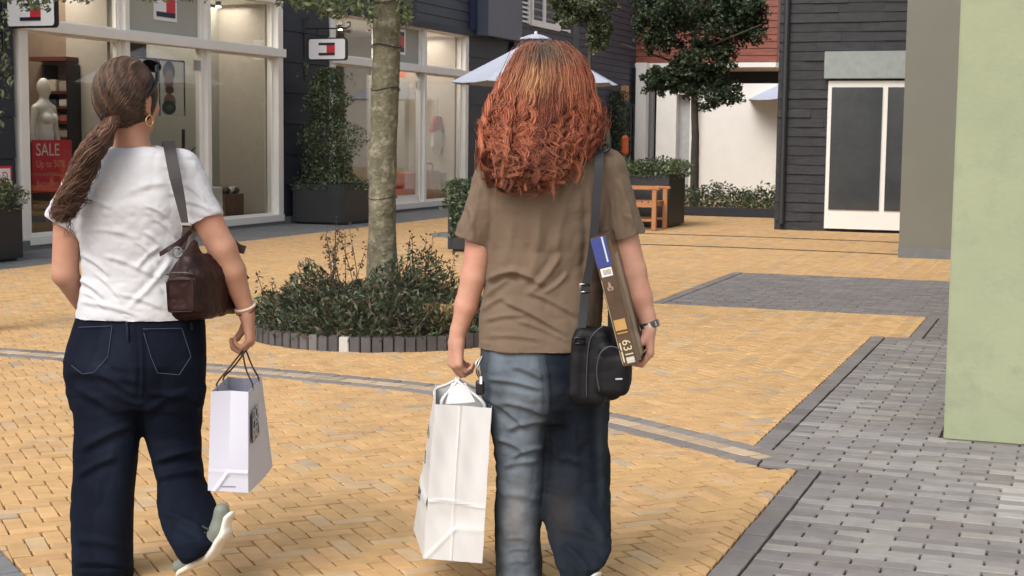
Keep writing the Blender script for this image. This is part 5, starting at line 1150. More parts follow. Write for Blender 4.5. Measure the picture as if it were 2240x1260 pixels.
# hair: layered curly locks
YS = np.array([105, 112, 125, 143, 175, 207, 239, 270, 302, 334, 366, 397, 418, 440]); XL = np.array([1174, 1152, 1136, 1125, 1106, 1086, 1070, 1066, 1060, 1062, 1066, 1072, 1074, 1078]); XR = np.array([1212, 1236, 1256, 1270, 1286, 1294, 1306, 1312, 1310, 1292, 1276, 1262, 1256, 1250])
DEP = np.array([.02, .045, .065, .085, .105, .115, .12, .12, .12, .125, .13, .13, .13, .125]); OFF = np.array([0, 0, 0, 0, -.0, -.01, -.02, -.03, -.045, -.06, -.07, -.075, -.08, -.08])
def hshape(y, az, rho):
    xl = np.interp(y, YS, XL); xr = np.interp(y, YS, XR); dp = np.interp(y, YS, DEP); of = np.interp(y, YS, OFF)
    cx = (xl + xr) / 2; hw = (xr - xl) / 2; X = cx + hw * np.sin(az) * rho; dy = of - dp * np.cos(az) * rho
    D_ = B.D0 + dy; r = _F[None] + _R[None] * ((X - 1120) / FPX)[:, None] - _U[None] * ((y - 630) / FPX)[:, None]
    return CAMP + r * (D_ / r[:, 1])[:, None]
S = []; C_ = []; K = 52
for lock in range(330):
    az = rng.uniform(-2.45, 2.45); outer = lock > 90; rho = rng.uniform(.84, 1.05) if outer else rng.uniform(.6, .88)
    xa = math.sin(az) * (1 if abs(az) < PI / 2 else 1); y1 = (rng.uniform(372, 420) if xa < .5 else rng.uniform(285, 340) if xa > .8 else rng.uniform(318, 395)) - (rng.uniform(0, 120) if rng.random() < .42 else 0)
    if xa < -.85: y1 = min(y1, rng.uniform(300, 400))
    y0 = 106 + rng.uniform(0, 14) + (rng.uniform(0, 70) if rng.random() < .25 else 0); tt = np.linspace(0, 1, K); ys = y0 + (y1 - y0) * tt; dr_ = rng.normal(0, .10); azs = az + dr_ * tt + .05 * np.sin(tt * rng.uniform(2, 6) + lock)
    bulge = 1 + .05 * math.sin(az * 5 + 1) * np.interp(ys, [200, 300], [0, 1]) + rng.normal(0, .035) * tt
    cen = hshape(ys, azs, rho * bulge)
    ysc = rng.uniform(190, 280) - 45 * min(1, abs(az)); am = np.clip((ys - ysc) / 80, 0, 1) ** .7 * rng.uniform(.006, .014 + .006 * min(1, abs(az))) + .0015; am = am * (1 + 1.1 * np.clip((tt - .72) / .28, 0, 1)); wl = rng.uniform(.065, .125); ph0 = rng.uniform(0, 2 * PI); sgn = 1 if rng.random() < .5 else -1; vy = rng.uniform(-.25, .45)
    L = np.concatenate([[0], np.cumsum(np.linalg.norm(np.diff(cen, axis=0), axis=1))]); ph = ph0 + L / wl * 2 * PI * np.interp(tt, [0, .6, 1], [.6, 1.0, 1.5]); tx = np.cos(az); ty = np.sin(az)
    curl = np.stack([tx * np.cos(ph) * am + ty * np.sin(ph) * am * vy * sgn, ty * np.cos(ph) * am * .8 - np.sin(ph) * am * vy, np.sin(ph) * am * .8 * sgn], 1); cen = cen + curl
    if rng.random() < .5 and outer:      # the tip hooks upwards
        hk = np.clip((tt - .86) / .14, 0, 1); cen = cen + np.stack([tx * sgn * .03 * hk, ty * .0 * hk, .035 * hk ** 2], 1)
    shade = rng.uniform(0, 1); nst = 34
    for _ in range(nst):
        q = rng.normal(0, 1, 3) * .0040 * np.interp(tt, [0, .2, .6, 1], [2.6, 1.8, 1., .6])[:, None]; fz = rng.normal(0, 1, 3) * .012 * (tt[:, None] ** 2.5) * (rng.random() < .12); S.append(cen + q + fz)
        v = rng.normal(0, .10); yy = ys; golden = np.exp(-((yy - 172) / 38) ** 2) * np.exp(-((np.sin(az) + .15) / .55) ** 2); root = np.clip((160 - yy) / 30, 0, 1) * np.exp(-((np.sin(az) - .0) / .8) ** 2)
        k = np.clip(.38 + (shade * .75 - .38) * np.interp(yy, [150, 260], [.45, 1]) + v + .30 * np.cos(ph) * np.clip(am / .012, 0, 1), 0, 1)[:, None]; c = np.array([.11, .024, .014]) * (1 - k) + np.array([.55, .175, .088]) * k; tipk = np.clip((yy - 320) / 90, 0, 1)[:, None] * .5; c = c * (1 - tipk) + np.array([.48, .19, .11]) * tipk * (.25 + 1.1 * k)  # shading of the waves put into the lock colour along each curl
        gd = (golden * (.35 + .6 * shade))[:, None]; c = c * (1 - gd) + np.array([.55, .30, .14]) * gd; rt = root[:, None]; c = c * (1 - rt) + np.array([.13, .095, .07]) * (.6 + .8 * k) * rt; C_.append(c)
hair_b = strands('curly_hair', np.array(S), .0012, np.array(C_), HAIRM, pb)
F = Field((-.3, 4.35, 1.2), (.5, 5.0, 1.72), .005)
rg = []
for y in YS[:-3]:
    xl, xr = np.interp(y, YS, XL), np.interp(y, YS, XR); cx, hw = (xl + xr) / 2, (xr - xl) / 2 * .78; o = np.interp(y, YS, OFF); rg.append(B.ring(y + 6, cx - hw, cx + hw, np.interp(y, YS, DEP) * .78, o))
F.loft(rg, .01, pw=2); F.ell(H1 + np.array([0, .16, -.06]), (.10, .13, .15), .02, op='s'); F.box(H1 + np.array([0, .2, -.1]), (.07, .17, .3), .02, .01, op='s')
fmesh('hair_base', F, mat('dark_red_hair_base', (.075, .016, .009), .7, var=.3, vscale=30), hair_b, 3)
# ================================================================= BAGS AND THINGS CARRIED
def sheet(g, A0, A1, B1, B0, nu, nv, f=None, m=0):
    # patch between four corners; f(s, t) gives an offset vector
    V = []
    for j in range(nv + 1):
        for i in range(nu + 1):
            s, t = i / nu, j / nv; p = (np.array(A0) * (1 - s) + np.array(A1) * s) * (1 - t) + (np.array(B0) * (1 - s) + np.array(B1) * s) * t
            if f is not None: p = p + f(s, t)
            V.append(p)
    g.add(V, [(j * (nu + 1) + i, j * (nu + 1) + i + 1, (j + 1) * (nu + 1) + i + 1, (j + 1) * (nu + 1) + i) for j in range(nv) for i in range(nu)], m)
def text_on(name, txt, size, org, xd, yd, m, parent, align='LEFT', ext=.0004):
    c = bpy.data.curves.new('t', 'FONT'); c.body = txt; c.size = size; c.extrude = ext; c.align_x = align; o = bpy.data.objects.new('t', c); COL.objects.link(o)
    dg = bpy.context.evaluated_depsgraph_get(); me = bpy.data.meshes.new_from_object(o.evaluated_get(dg)); bpy.data.objects.remove(o)
    xd, yd = unit(xd), unit(yd); zd = np.cross(xd, yd); Mx = Matrix(((xd[0], yd[0], zd[0], org[0]), (xd[1], yd[1], zd[1], org[1]), (xd[2], yd[2], zd[2], org[2]), (0, 0, 0, 1)))
    me.transform(Mx); me.materials.clear(); me.materials.append(m); return place(name, me, parent)
PAPER = mat('white_paper', (.52, .52, .60), .6, var=.015, bump=.04, bscale=40); PAPER2 = mat('white_kraft_paper', (.58, .58, .575), .65, var=.015, bump=.05, bscale=30)
CORD = mat('brown_cord', (.05, .02, .014), .8, var=.1); INK = mat('print_black', (.02, .022, .024), .6, var=.05); INKG = mat('print_grey', (.25, .25, .26), .7, var=0)
# --- small white paper bag
r = thing('paper_bag', 'small white paper carrier bag with dark cord handles and a black square logo', 'bag', a(520, 1050))
FLb, FRb = PD(455, 1073, 4.55), PD(543, 1078, 4.55); BRb = PD(596, 1020, 4.9); BLb = FLb + BRb - FRb; BLb[2] = BRb[2]
FLt, FRt = PD(462, 856, 4.59), PD(543, 857, 4.59); BRt = PD(572, 825, 4.86); BLt = FLt + (BRt - FRt) + [.005, 0, 0]
def gus(s, t):
    inn = max(0, 1 - abs(s - .5) * 2); d = inn * (.018 * max(0, (t - .25) / .75)) ; cr = .004 * math.exp(-((t - .19) / .02) ** 2) * (1 if s > .42 else .3) + .005 * math.exp(-((s - .5 - (t - .19) * 1.7) / .05) ** 2) * (t < .19)
    return np.array([0, d - cr, 0])
g = MB(); sheet(g, FLb, FRb, FRt, FLt, 24, 36, gus); sheet(g, FRb, BRb, BRt, FRt, 16, 20, lambda s, t: np.array([.006 * math.sin(PI * s) * (1 - t * .6), 0, 0])); sheet(g, BRb, BLb, BLt, BRt, 16, 16, lambda s, t: np.array([0, -.03 * (1 - abs(s - .5) * 2) * t, 0])); sheet(g, BLb, FLb, FLt, BLt, 16, 16, lambda s, t: np.array([-.006 * math.sin(PI * s) * (1 - t), 0, 0])); sheet(g, FLb, FRb, BRb, BLb, 4, 4)
o = g.build('paper_body', PAPER, r); sm = o.modifiers.new('s', 'SOLIDIFY'); sm.thickness = .0012; sm.offset = 0
def on_face(p00, p10, p11, p01, s, t, off): p00, p10, p11, p01 = map(np.array, (p00, p10, p11, p01)); n = unit(np.cross(p10 - p00, p01 - p00)); return (p00 * (1 - s) + p10 * s) * (1 - t) + (p01 * (1 - s) + p11 * s) * t + n * off
q = [on_face(FRb, BRb, BRt, FRt, s, t, .0075) for s, t in ((.06, .47), (.44, .49), (.44, .80), (.06, .76))]; g = MB(); n_ = unit(np.cross(q[1] - q[0], q[3] - q[0])); g.hexa(q + [x + n_ * .0006 for x in q]); g.build('logo_square', INK, r)
xd = unit(q[1] - q[0]); yd = unit(q[3] - q[0]); wq = np.linalg.norm(q[1] - q[0])
for k, tx in enumerate(('DOU', 'CEN', 'BAL')): text_on('logo_lettering', tx, wq * .46, q[0] + xd * wq * .08 + yd * (.062 - k * .029) + n_ * .0012, xd, yd, PAPER, r)
q = [on_face(FLb, FRb, FRt, FLt, s, t, -.0) for s, t in ((.25, .055), (.75, .055))]; g = MB(); g.box((q[0] + q[1]) / 2 + [0, -.003, 0], (.022, .0006, .0012)); g.build('small_print', INKG, r)
grip = a(531, 768, -.005)
for (s0, s1, fa, fb, t0, t1) in ((.30, .75, FRt, BRt, 0, 0), (.35, .75, FLt, BLt, 0, 0)):
    p0 = fa * (1 - s0) + fb * s0; p1 = fa * (1 - s1) + fb * s1; g = MB(); G0 = guide([p0 - [0, 0, .015], p0 + [0, 0, .01], (p0 + grip) / 2 + [-.004, -.004, 0], grip, grip + [.006, .02, 0], (p1 + grip) / 2 + [.004, .004, 0], p1 + [0, 0, .01], p1 - [0, 0, .015]], 50); g.tube(G0, .0028, 6); g.build('cord_handle', CORD, r, smooth=True)
# --- large white paper bag
r = thing('paper_bag', 'large white crumpled paper carrier bag with dark print on its side', 'bag', b(990, 1200))
FLb, FRb = PD(926, 1221, 4.56), PD(1055, 1232, 4.56); BLb = PD(905, 1158, 4.88); BRb = FRb + BLb - FLb + [.0, 0, 0]; FLt, FRt = PD(952, 884, 4.58), PD(1075, 893, 4.58); BLt = PD(953, 842, 4.86); BRt = FRt + (BLt - FLt)
def gus2(s, t):
    rid = lambda x, w: math.exp(-(x / w) ** 2); d = .010 * (1 - abs(s - .5) * 2) * (t - .2)
    d -= .0025 * rid(s - .47 + .03 * t, .016) + .0028 * rid(t - .37 - .012 * math.sin(s * 5), .012) + .002 * rid(t - .20 - .01 * s, .02) * (s > .48) + .0025 * rid((s - .48) - (t - .2) * 2.2, .05) * (t < .21) - .006 * math.sin(PI * s) * rid(t - .28, .08) - .006 * math.sin(2 * PI * s) ** 2 * rid(t - .65, .25)
    return np.array([0, d + .0015 * math.sin(s * 17 + t * 23), 0])
def lf(s, t): return np.array([-.012 * math.sin(PI * s) * math.sin(PI * t) * (.6 + .6 * math.sin(t * 9)) - .006 * math.exp(-((t - .36) / .03) ** 2), 0, 0])
g = MB(); sheet(g, FLb, FRb, FRt, FLt, 40, 70, gus2); sheet(g, FRb, BRb, BRt, FRt, 16, 20, lambda s, t: np.array([.008 * math.sin(PI * s), 0, 0])); sheet(g, BRb, BLb, BLt, BRt, 12, 12); sheet(g, BLb, FLb, FLt, BLt, 20, 40, lf); sheet(g, FLb, FRb, BRb, BLb, 4, 4)
o = g.build('paper_body', PAPER2, r); sm = o.modifiers.new('s', 'SOLIDIFY'); sm.thickness = .0015; sm.offset = 0
xd = unit(FLb - BLb); yd = unit(FLt - FLb); nn = np.cross(xd, yd); nn = nn if nn[0] < 0 else -nn
for tx, s_, t_, sz in (('A', .62, .74, .06), ('B', .60, .56, .06), ('er', .30, .28, .085)): text_on('printed_letter', tx, sz, (BLb * (1 - s_) + FLb * s_) * (1 - t_) + (BLt * (1 - s_) + FLt * s_) * t_ + nn * .013, xd, yd, INK, r)
grip2 = b(1001, 832, -.01)
for fa, fb in ((FLt, BLt), (FRt, BRt)):
    p0 = fa * .72 + fb * .28; p1 = fa * .25 + fb * .75; p0 = p0 * .75 + .25 * (FLt + FRt) / 2; g = MB(); G0 = guide([p0 - [0, 0, .03], p0 + [0, 0, .0], (p0 + grip2) / 2, grip2 + [0, -.012, 0], grip2 + [0, .02, 0], (p1 + grip2) / 2, p1, p1 - [0, 0, .03]], 40); g.tube(G0, .006, 6); g.build('paper_handle', PAPER2, r, smooth=True)
g = MB(); mF = (FLt + FRt) / 2 + [0, 0, .004]; mB = (BLt + BRt) / 2; sheet(g, PD(975, 884, 4.62), PD(1040, 880, 4.62), PD(1018, 838, 4.68), PD(988, 838, 4.68), 6, 6, lambda s, t: np.array([0, -.006 * math.sin(PI * s), 0])); o = g.build('inner_flap', PAPER2, r); sm = o.modifiers.new('s', 'SOLIDIFY'); sm.thickness = .0012
# --- ribbons (straps)
def ribbon(g, P, wd, w, th):
    P = [np.array(p, float) for p in P]; w = w if hasattr(w, '__len__') else [w] * len(P); G0 = guide(P, 6 * len(P)); W0 = np.interp(np.linspace(0, len(P) - 1, len(G0)), range(len(P)), w); V = []
    for i, p in enumerate(G0):
        t = unit(G0[min(i + 1, len(G0) - 1)] - G0[max(i - 1, 0)]); x = unit(np.array(wd) - t * (np.array(wd) @ t)); n = np.cross(t, x)
        V += [p - x * W0[i] / 2 - n * th / 2, p + x * W0[i] / 2 - n * th / 2, p + x * W0[i] / 2 + n * th / 2, p - x * W0[i] / 2 + n * th / 2]
    m = len(G0); g.add(V, [(4 * i + j, 4 * i + (j + 1) % 4, 4 * i + 4 + (j + 1) % 4, 4 * i + 4 + j) for i in range(m - 1) for j in range(4)] + [(0, 1, 2, 3), (4 * m - 4, 4 * m - 3, 4 * m - 2, 4 * m - 1)])
LEA = mat('brown_leather', (.026, .0095, .0088), .42, var=.25, vscale=12, bump=.5, bscale=90, bdist=.0015, spec=.22); LEAS = mat('grey_brown_strap_leather', (.018, .013, .013), .65, var=.15, vscale=20, bump=.3, bscale=120)
r = thing('shoulder_bag', 'dark brown leather shoulder bag with an outside pocket, under the white-shirted woman\'s arm', 'bag', a(440, 690))
c0 = a(404, 626, -.175); c1 = a(502, 612, .15); la = unit(c1 - c0); up = np.array([-.06, 0, 1.]); up = unit(up - la * (up @ la)); sdv = np.cross(la, up); RB_ = np.stack([sdv, la, up], 1); cc = (c0 + c1) / 2; hl_ = np.linalg.norm(c1 - c0) / 2
F = Field(cc - .30, cc + .30, .0042)
F.box(cc + up * -.026, (.070, hl_, .086), .034, 0, RB_); F.box(cc + up * .055, (.044, hl_ * .9, .042), .03, .03, RB_)
F.box(c0 + up * -.026 - la * .006, (.055, .026, .060), .014, .006, RB_)
for k, (sx, z0_) in enumerate(((.058, -.02),)): F.box(cc + sdv * sx + up * z0_, (.012, hl_ * .62, .05), .01, .008, RB_)
F.cone(cc - la * hl_ * .75 + up * .07, cc - la * hl_ * .5 + up * .125, .03, .014, .03); F.cone(cc + la * hl_ * .8 + up * .07, cc + la * hl_ * .5 + up * .12, .03, .014, .03)
def bagpost(V, Q): N = vnormals(V, Q); d = .005 * 1.5 * (1 - 2 * np.abs(vnoise(V * [14, 14, 9] + 3, 61))) + .002 * (1 - 2 * np.abs(vnoise(V * 45, 62))); return V + N * d[:, None]
bg = fmesh('leather_body', F, LEA, r, 3, bagpost)
def loop(P, rr, nm, m, par, k=6): g = MB(); g.tube(P, rr, k); return g.build(nm, m, par, smooth=True)
fc = c0 - la * .0335 + up * -.026
rect = [fc + sdv * x + up * z for x, z in ((-.042, -.044), (-.043, .038), (-.036, .047), (.036, .047), (.043, .038), (.042, -.044), (.034, -.05), (-.034, -.05), (-.042, -.044))]
loop(rect, .0022, 'pocket_piping', LEA, bg)
loop([c0 + sdv * x * -1 + up * z - la * .032 for x, z in ((-.045, .038), (-.02, .043), (.02, .044), (.045, .038))], .0022, 'zip', mat('zip_dark_metal', (.12, .11, .1), .35, metal=.8), bg)
rc = a(388, 552, -.245); loop([rc + np.array([math.cos(t) * .015, .003 * math.sin(t), math.sin(t) * .015]) for t in np.linspace(0, 2 * PI, 20)], .003, 'ring', mat('dark_ring_metal', (.14, .13, .13), .35, metal=.7), bg)
g = MB(); ribbon(g, [a(350, 556, -.215), a(368, 545, -.235), a(392, 530, -.225), a(418, 505, -.19)], [0, .3, 1], .014, .004); g.build('strap_tab', LEA, bg)
g = MB(); ribbon(g, [a(408, 492, -.165), a(404, 520, -.20), a(396, 545, -.235)], [1, 0, .2], .022, .004); g.build('strap_tab', LEA, bg)
g = MB(); ribbon(g, [a(372, 360, .125), a(368, 322, .07), a(367, 311, .02), a(369, 314, -.04), a(373, 334, -.10), a(383, 385, -.137), a(394, 435, -.148), a(402, 475, -.158), a(408, 505, -.165)], [1, 0, .1], [.036, .036, .036, .036, .036, .036, .030, .022, .018], .005)
ribbon(g, [a(372, 360, .125), a(400, 430, .15), a(450, 510, .13), a(475, 540, .11)], [1, 0, .1], [.04, .036, .03, .024], .005); g.build('shoulder_strap', LEAS, r)
for zz in (490, 505): g = MB(); c = a(407, zz, -.172); g.box(c, (.014, .003, .004)); g.build('buckle', M['steel'], r)
for (x, y, d) in ((524, 545, .02), (531, 592, .06)): g = MB(); ribbon(g, [a(x - 26, y - 22, d), a(x - 5, y - 4, d), a(x + 12, y + (2 if y < 560 else 18), d)], [0, .2, 1] if y < 560 else [.6, .2, .6], .026 if y < 560 else .010, .012 if y < 560 else .004); g.build('side_flap', LEA, bg)
for k in range(7): t = k / 6; p_ = c0 * (1 - t) + c1 * t + sdv * -.062 + up * (.045 - .02 * t); g = MB(); g.tube([p_, p_ + (sdv * .004)], .003, 6); 
# --- black camera bag with its strap
CB = mat('black_nylon', (.006, .0065, .0085), .6, var=.2, vscale=20, bump=.3, bscale=200, spec=.25); CBL = mat('black_strap_webbing', (.016, .017, .021), .75, var=.1)
r = thing('camera_bag', 'black crossbody camera bag with a round front pocket on the hip of the red-haired woman', 'bag', b(1310, 880))
F = Field(b(1310, 795, -.17) - .20, b(1310, 795, -.17) + .20, .0038); Rt = axes([.06, 0, 1]); Rt = np.stack([unit([1, -.15, -.05]), unit(np.cross([.06, 0, 1], [1, -.15, -.05])), unit([.06, 0, 1])], 1)
F.box(b(1290, 800, -.165), (.056, .045, .118), .028, 0, Rt); F.box(b(1333, 797, -.15), (.050, .04, .112), .04, .02, Rt); F.box(b(1337, 818, -.205), (.052, .026, .066), .024, .004, Rt); F.cone(b(1325, 768, -.205), b(1355, 775, -.205), .026, .02, .004)
F.box(b(1357, 820, -.19), (.034, .03, .052), .028, .02, Rt); F.box(b(1262, 800, -.18), (.022, .03, .10), .02, .006, Rt)
cbo = fmesh('nylon_body', F, CB, r, 3, lambda V, Q: V + vnormals(V, Q) * (.0022 * (1 - 2 * np.abs(vnoise(V * [14, 14, 20] + 3, 71))))[:, None])
def cv(P, d, nm, m, rr): loop(guide([b(x, y, d) for x, y in P], 24), rr, nm, m, cbo)
cv([(1312, 856), (1305, 815), (1312, 775), (1335, 758), (1360, 768), (1376, 795)], -.236, 'pocket_zip', mat('zip_grey', (.05, .05, .055), .4, var=0), .0022); cv([(1283, 870), (1284, 800), (1292, 740), (1320, 712)], -.214, 'zip', mat('zip_grey2', (.045, .045, .05), .4, var=0), .002)
g = MB(); c = b(1354, 829, -.237); g.box(c, (.0105, .0015, .0022), np.stack([unit([1, .1, .03]), [0, 1, 0], [0, 0, 1]], 1)); g.build('logo_tag', mat('grey_tag', (.45, .45, .45), .5), cbo)
g = MB(); ribbon(g, [b(1345, 420, .13), b(1322, 345, .08), b(1314, 318, .0), b(1313, 328, -.07), b(1310, 360, -.125), b(1305, 440, -.145), b(1300, 500, -.148), b(1294, 560, -.150), b(1282, 625, -.152), b(1276, 680, -.165), b(1269, 752, -.20)], [1, 0, .1], .025, .004); ribbon(g, [b(1345, 420, .13), b(1350, 520, .13), b(1340, 650, .05), b(1338, 725, -.1)], [1, 0, .1], .025, .004); g.build('strap', CBL, r)
bc = b(1279, 630, -.158); loop([bc + np.array([x, 0, z]) for x, z in ((-.014, -.012), (-.014, .012), (.014, .012), (.014, -.012), (-.014, -.012))], .0026, 'buckle', M['steel'], r); bc = b(1268, 745, -.212); loop([bc + np.array([x, 0, z]) for x, z in ((-.016, -.009), (-.014, .009), (.014, .009), (.016, -.009), (-.016, -.009))], .0035, 'strap_ring', M['black'], r)
sc_ = b(1322, 322, -.06); loop([sc_ + np.array([math.cos(t) * .014, -.008, math.sin(t) * .013]) for t in np.linspace(0, 2 * PI, 20)], .006, 'shoulder_clip', M['black'], r)
# --- board game box held under the arm
r = thing('game_box', 'brown board game box with a blue end held upright under the right arm', 'box', b(1380, 790))
Lx = unit([73, 0, -268]); Dp = unit([.20, .97, 0]); Tx = unit(np.cross(Dp, Lx)); Tx = Tx if Tx[0] > 0 else -Tx; Dp = unit(np.cross(Tx, Lx)); Dp = Dp if Dp[1] > 0 else -Dp
s0 = b(1343, 660, -.238); hL, hT, hD = .198, .0235, .135; RX = np.stack([Tx, Dp, Lx], 1); BOXM = mat('box_brown_print', (.085, .05, .032), .35, var=.35, vscale=14, coat=.3)
g = MB(); g.box(s0 + Dp * hD, (hT, hD, hL), RX); bxo = g.build('box_body', BOXM, r, bevel=.002)
def lab(nm, l0, l1, t0, t1, m, off=.0008): g = MB(); g.box(s0 + Lx * (l0 + l1) / 2 + Tx * (t0 + t1) / 2 - Dp * off, ((t1 - t0) / 2, .0006, (l1 - l0) / 2), RX); g.build(nm, m, r)
BLU = mat('box_blue_print', (.035, .055, .22), .3, var=.2, coat=.3); lab('blue_end', -.197, -.108, -.0225, .0225, BLU); lab('barcode_label', -.104, -.078, -.016, .018, mat('label_white', (.7, .7, .68), .5), .0016)
for k in range(6): lab('barcode_bar', -.099, -.084, -.008 + k * .004, -.0065 + k * .004, INK, .0024)
lab('light_edge_stripe', -.197, -.12, .010, .015, mat('pale_blue_stripe', (.5, .58, .7), .4), .0022); lab('yellow_label', .055, .088, -.016, .019, mat('label_ochre', (.50, .30, .10), .5), .0016); lab('ochre_strip', .094, .099, -.014, .018, mat('label_ochre2', (.40, .22, .06), .5), .0016); lab('gilt_edge_line', -.07, .19, -.0215, -.0195, mat('gilt_line', (.35, .27, .16), .4), .0016)
GLD = mat('pale_gold_print', (.62, .56, .38), .4, var=0); text_on('printed_number', '6311', .036, s0 + Lx * .118 - Tx * .006 - Dp * .0025, Lx, Tx, GLD, r); lab('printed_line', .125, .185, -.016, -.012, GLD, .0018); lab('silver_foot_print', .172, .19, -.006, .018, mat('silver_print', (.5, .52, .5), .4), .0014)
g = MB(); c = s0 + Lx * -.045 - Dp * .002
for (dx, dl, w_, h_) in ((0, -.012, .003, .003), (0, -.004, .004, .006), (-.006, .004, .003, .005), (.006, .004, .003, .005), (0, .009, .009, .0015)): g.box(c + Tx * dx + Lx * dl, (w_, .0006, h_), RX)
g.build('emblem', mat('emblem_pale', (.30, .22, .18), .5, var=0), r)
cr = s0 + Tx * (hT + .0006)      # printing on the cover side that turns away
g = MB(); g.box(cr + Dp * .05 + Lx * -.06, (.0005, .03, .12), RX); g.build('cover_print', mat('cover_tan', (.16, .10, .06), .4, var=.5, vscale=20), r); g = MB(); g.box(cr + Dp * .12 + Lx * .03, (.0005, .035, .16), RX); g.build('cover_print', mat('cover_pale', (.25, .22, .17), .4, var=.4, vscale=15), r)
# --- keys and pouch hanging at the left hip
r = thing('key_pendant', 'keys, cord and small black pouch at the left hip of the red-haired woman', 'keychain', b(1050, 800, -.08))
for k in range(4): loop(guide([b(1056, 778, -.10), b(1050 - k * 3, 795, -.115), b(1042 + k * 2, 812, -.12), b(1050 + k, 830, -.115)], 16), .0022, 'cord', M['steel'] if k % 2 else M['black'], r)
F = Field(b(1050, 845, -.11) - .06, b(1050, 845, -.11) + .06, .003); F.box(b(1050, 848, -.11), (.014, .012, .024), .01, 0); fmesh('pouch', F, M['black'], r, 2); g = MB(); g.box(b(1052, 832, -.128), (.004, .003, .012)); g.build('clip', M['signwhite'], r, bevel=.001)

# ================================================================= THINGS IN THE SHOP WINDOWS
def wpt(px, py, dv): return PV(px, py, VF - dv)
MANN = mat('mannequin_white', (.62, .6, .54), .4, var=.03); TANK = mat('white_tank_top', (.75, .76, .74), .8); SKRT = mat('dark_green_trousers', (.03, .04, .032), .8)
mh = wpt(95, 187, .45); um = uv_of(mh)[0]; r = thing('mannequin', 'white featureless mannequin in a white top behind the left end of the shop window', 'mannequin', W(um, VF - .45, .2)); f_ = B_; s_ = A_; Z = lambda z, s=0, f=0: W(um, VF - .45, z) + s_ * s + f_ * f
top_ = float(mh[2]) + .10; k_ = (top_ - .2) / 1.78
F = Field(Z(.15) - [.5, .5, 0], Z(top_ + .05) + [.5, .5, 0], .011); q = lambda h: .2 + h * k_
F.ell(Z(q(1.66)), (.085, .085, .125), 0); F.ell(Z(q(1.62), 0, .03), (.06, .06, .09), .03); F.cone(Z(q(1.5)), Z(q(1.56)), .05, .045, .03)
F.cone(Z(q(1.42), -.15), Z(q(1.42), .15), .055, .055, .05); F.cone(Z(q(1.40)), Z(q(1.12)), .12, .095, .08, fl=(f_, 1.25)); F.cone(Z(q(1.10)), Z(q(.92)), .10, .13, .08, fl=(f_, 1.2)); 
for sg in (-1, 1):
    F.ell(Z(q(1.30), sg * .065, .085), (.06, .06, .06), .03); F.cone(Z(q(.9), sg * .08), Z(q(.5), sg * .09), .085, .06, .03); F.cone(Z(q(.5), sg * .09), Z(q(.08), sg * .1), .055, .035, .02); F.cone(Z(q(.05), sg * .1, -.02), Z(q(.02), sg * .1, .13), .035, .025, .02)
    F.chain([Z(q(1.41), sg * .18), Z(q(1.12), sg * .24), Z(q(.88), sg * .25, .06), Z(q(.78), sg * .25, .09)], [.045, .036, .026, .03], .02)
mb_ = fmesh('body', F, MANN, r, 2)
F = Field(Z(q(.85)) - [.4, .4, 0], Z(q(1.5)) + [.4, .4, 0], .011); F.cone(Z(q(1.38)), Z(q(1.12)), .128, .103, .08, fl=(f_, 1.22)); F.cone(Z(q(1.12)), Z(q(.98)), .105, .125, .08, fl=(f_, 1.2))
for sg in (-1, 1): F.ell(Z(q(1.30), sg * .065, .09), (.064, .064, .064), .03)
fmesh('tank_top', F, TANK, r, 2); F = Field(Z(q(.3)) - [.4, .4, 0], Z(q(1.05)) + [.4, .4, 0], .011); F.cone(Z(q(.99)), Z(q(.9)), .115, .14, .05, fl=(f_, 1.1))
for sg in (-1, 1): F.cone(Z(q(.88), sg * .075), Z(q(.4), sg * .09), .098, .085, .04)
fmesh('trousers', F, SKRT, r, 2)
# sale poster, and an added dark board for the dark reflection below it
p0 = wpt(73, 306, .18); p1 = wpt(160, 418, .18); ua, ub = uv_of(p0)[0], uv_of(p1)[0]; z1, z0 = float(p0[2]), float(p1[2]); r = thing('sale_poster', 'red SALE poster standing in the window in front of the mannequin', 'poster', W((ua + ub) / 2, VF - .2, .1))
g = MB(); g.gbox(ua, ub, VF - .21, VF - .19, z0, z1); g.build('poster_board', M['salered'], r); g = MB(); g.gbox(ua, ub, VF - .24, VF - .212, .16, z1 - .03); g.build('dark_reflection_board', M['black'], r)
PT = mat('poster_white_print', (.72, .70, .68), .6, var=0); PO = mat('poster_orange_print', (.85, .35, .25), .6, var=0); dz = z1 - z0
text_on('poster_lettering', 'SALE', .22, W(ua + .05, VF - .185, z1 - dz * .30), A_, [0, 0, 1], PT, r); text_on('poster_lettering', 'Up to 50%', .13, W(ua + .05, VF - .185, z1 - dz * .52), A_, [0, 0, 1], PO, r); text_on('poster_lettering', 'Bestsellers', .10, W(ua + .05, VF - .185, z1 - dz * .88), A_, [0, 0, 1], PO, r)
g = MB(); g.gbox(ua, ua + (ub - ua) * .75, VF - .1895, VF - .187, z1 - dz * .665, z1 - dz * .635); g.build('poster_rule', mat('poster_dark_rule', (.12, .01, .01), .6), r)
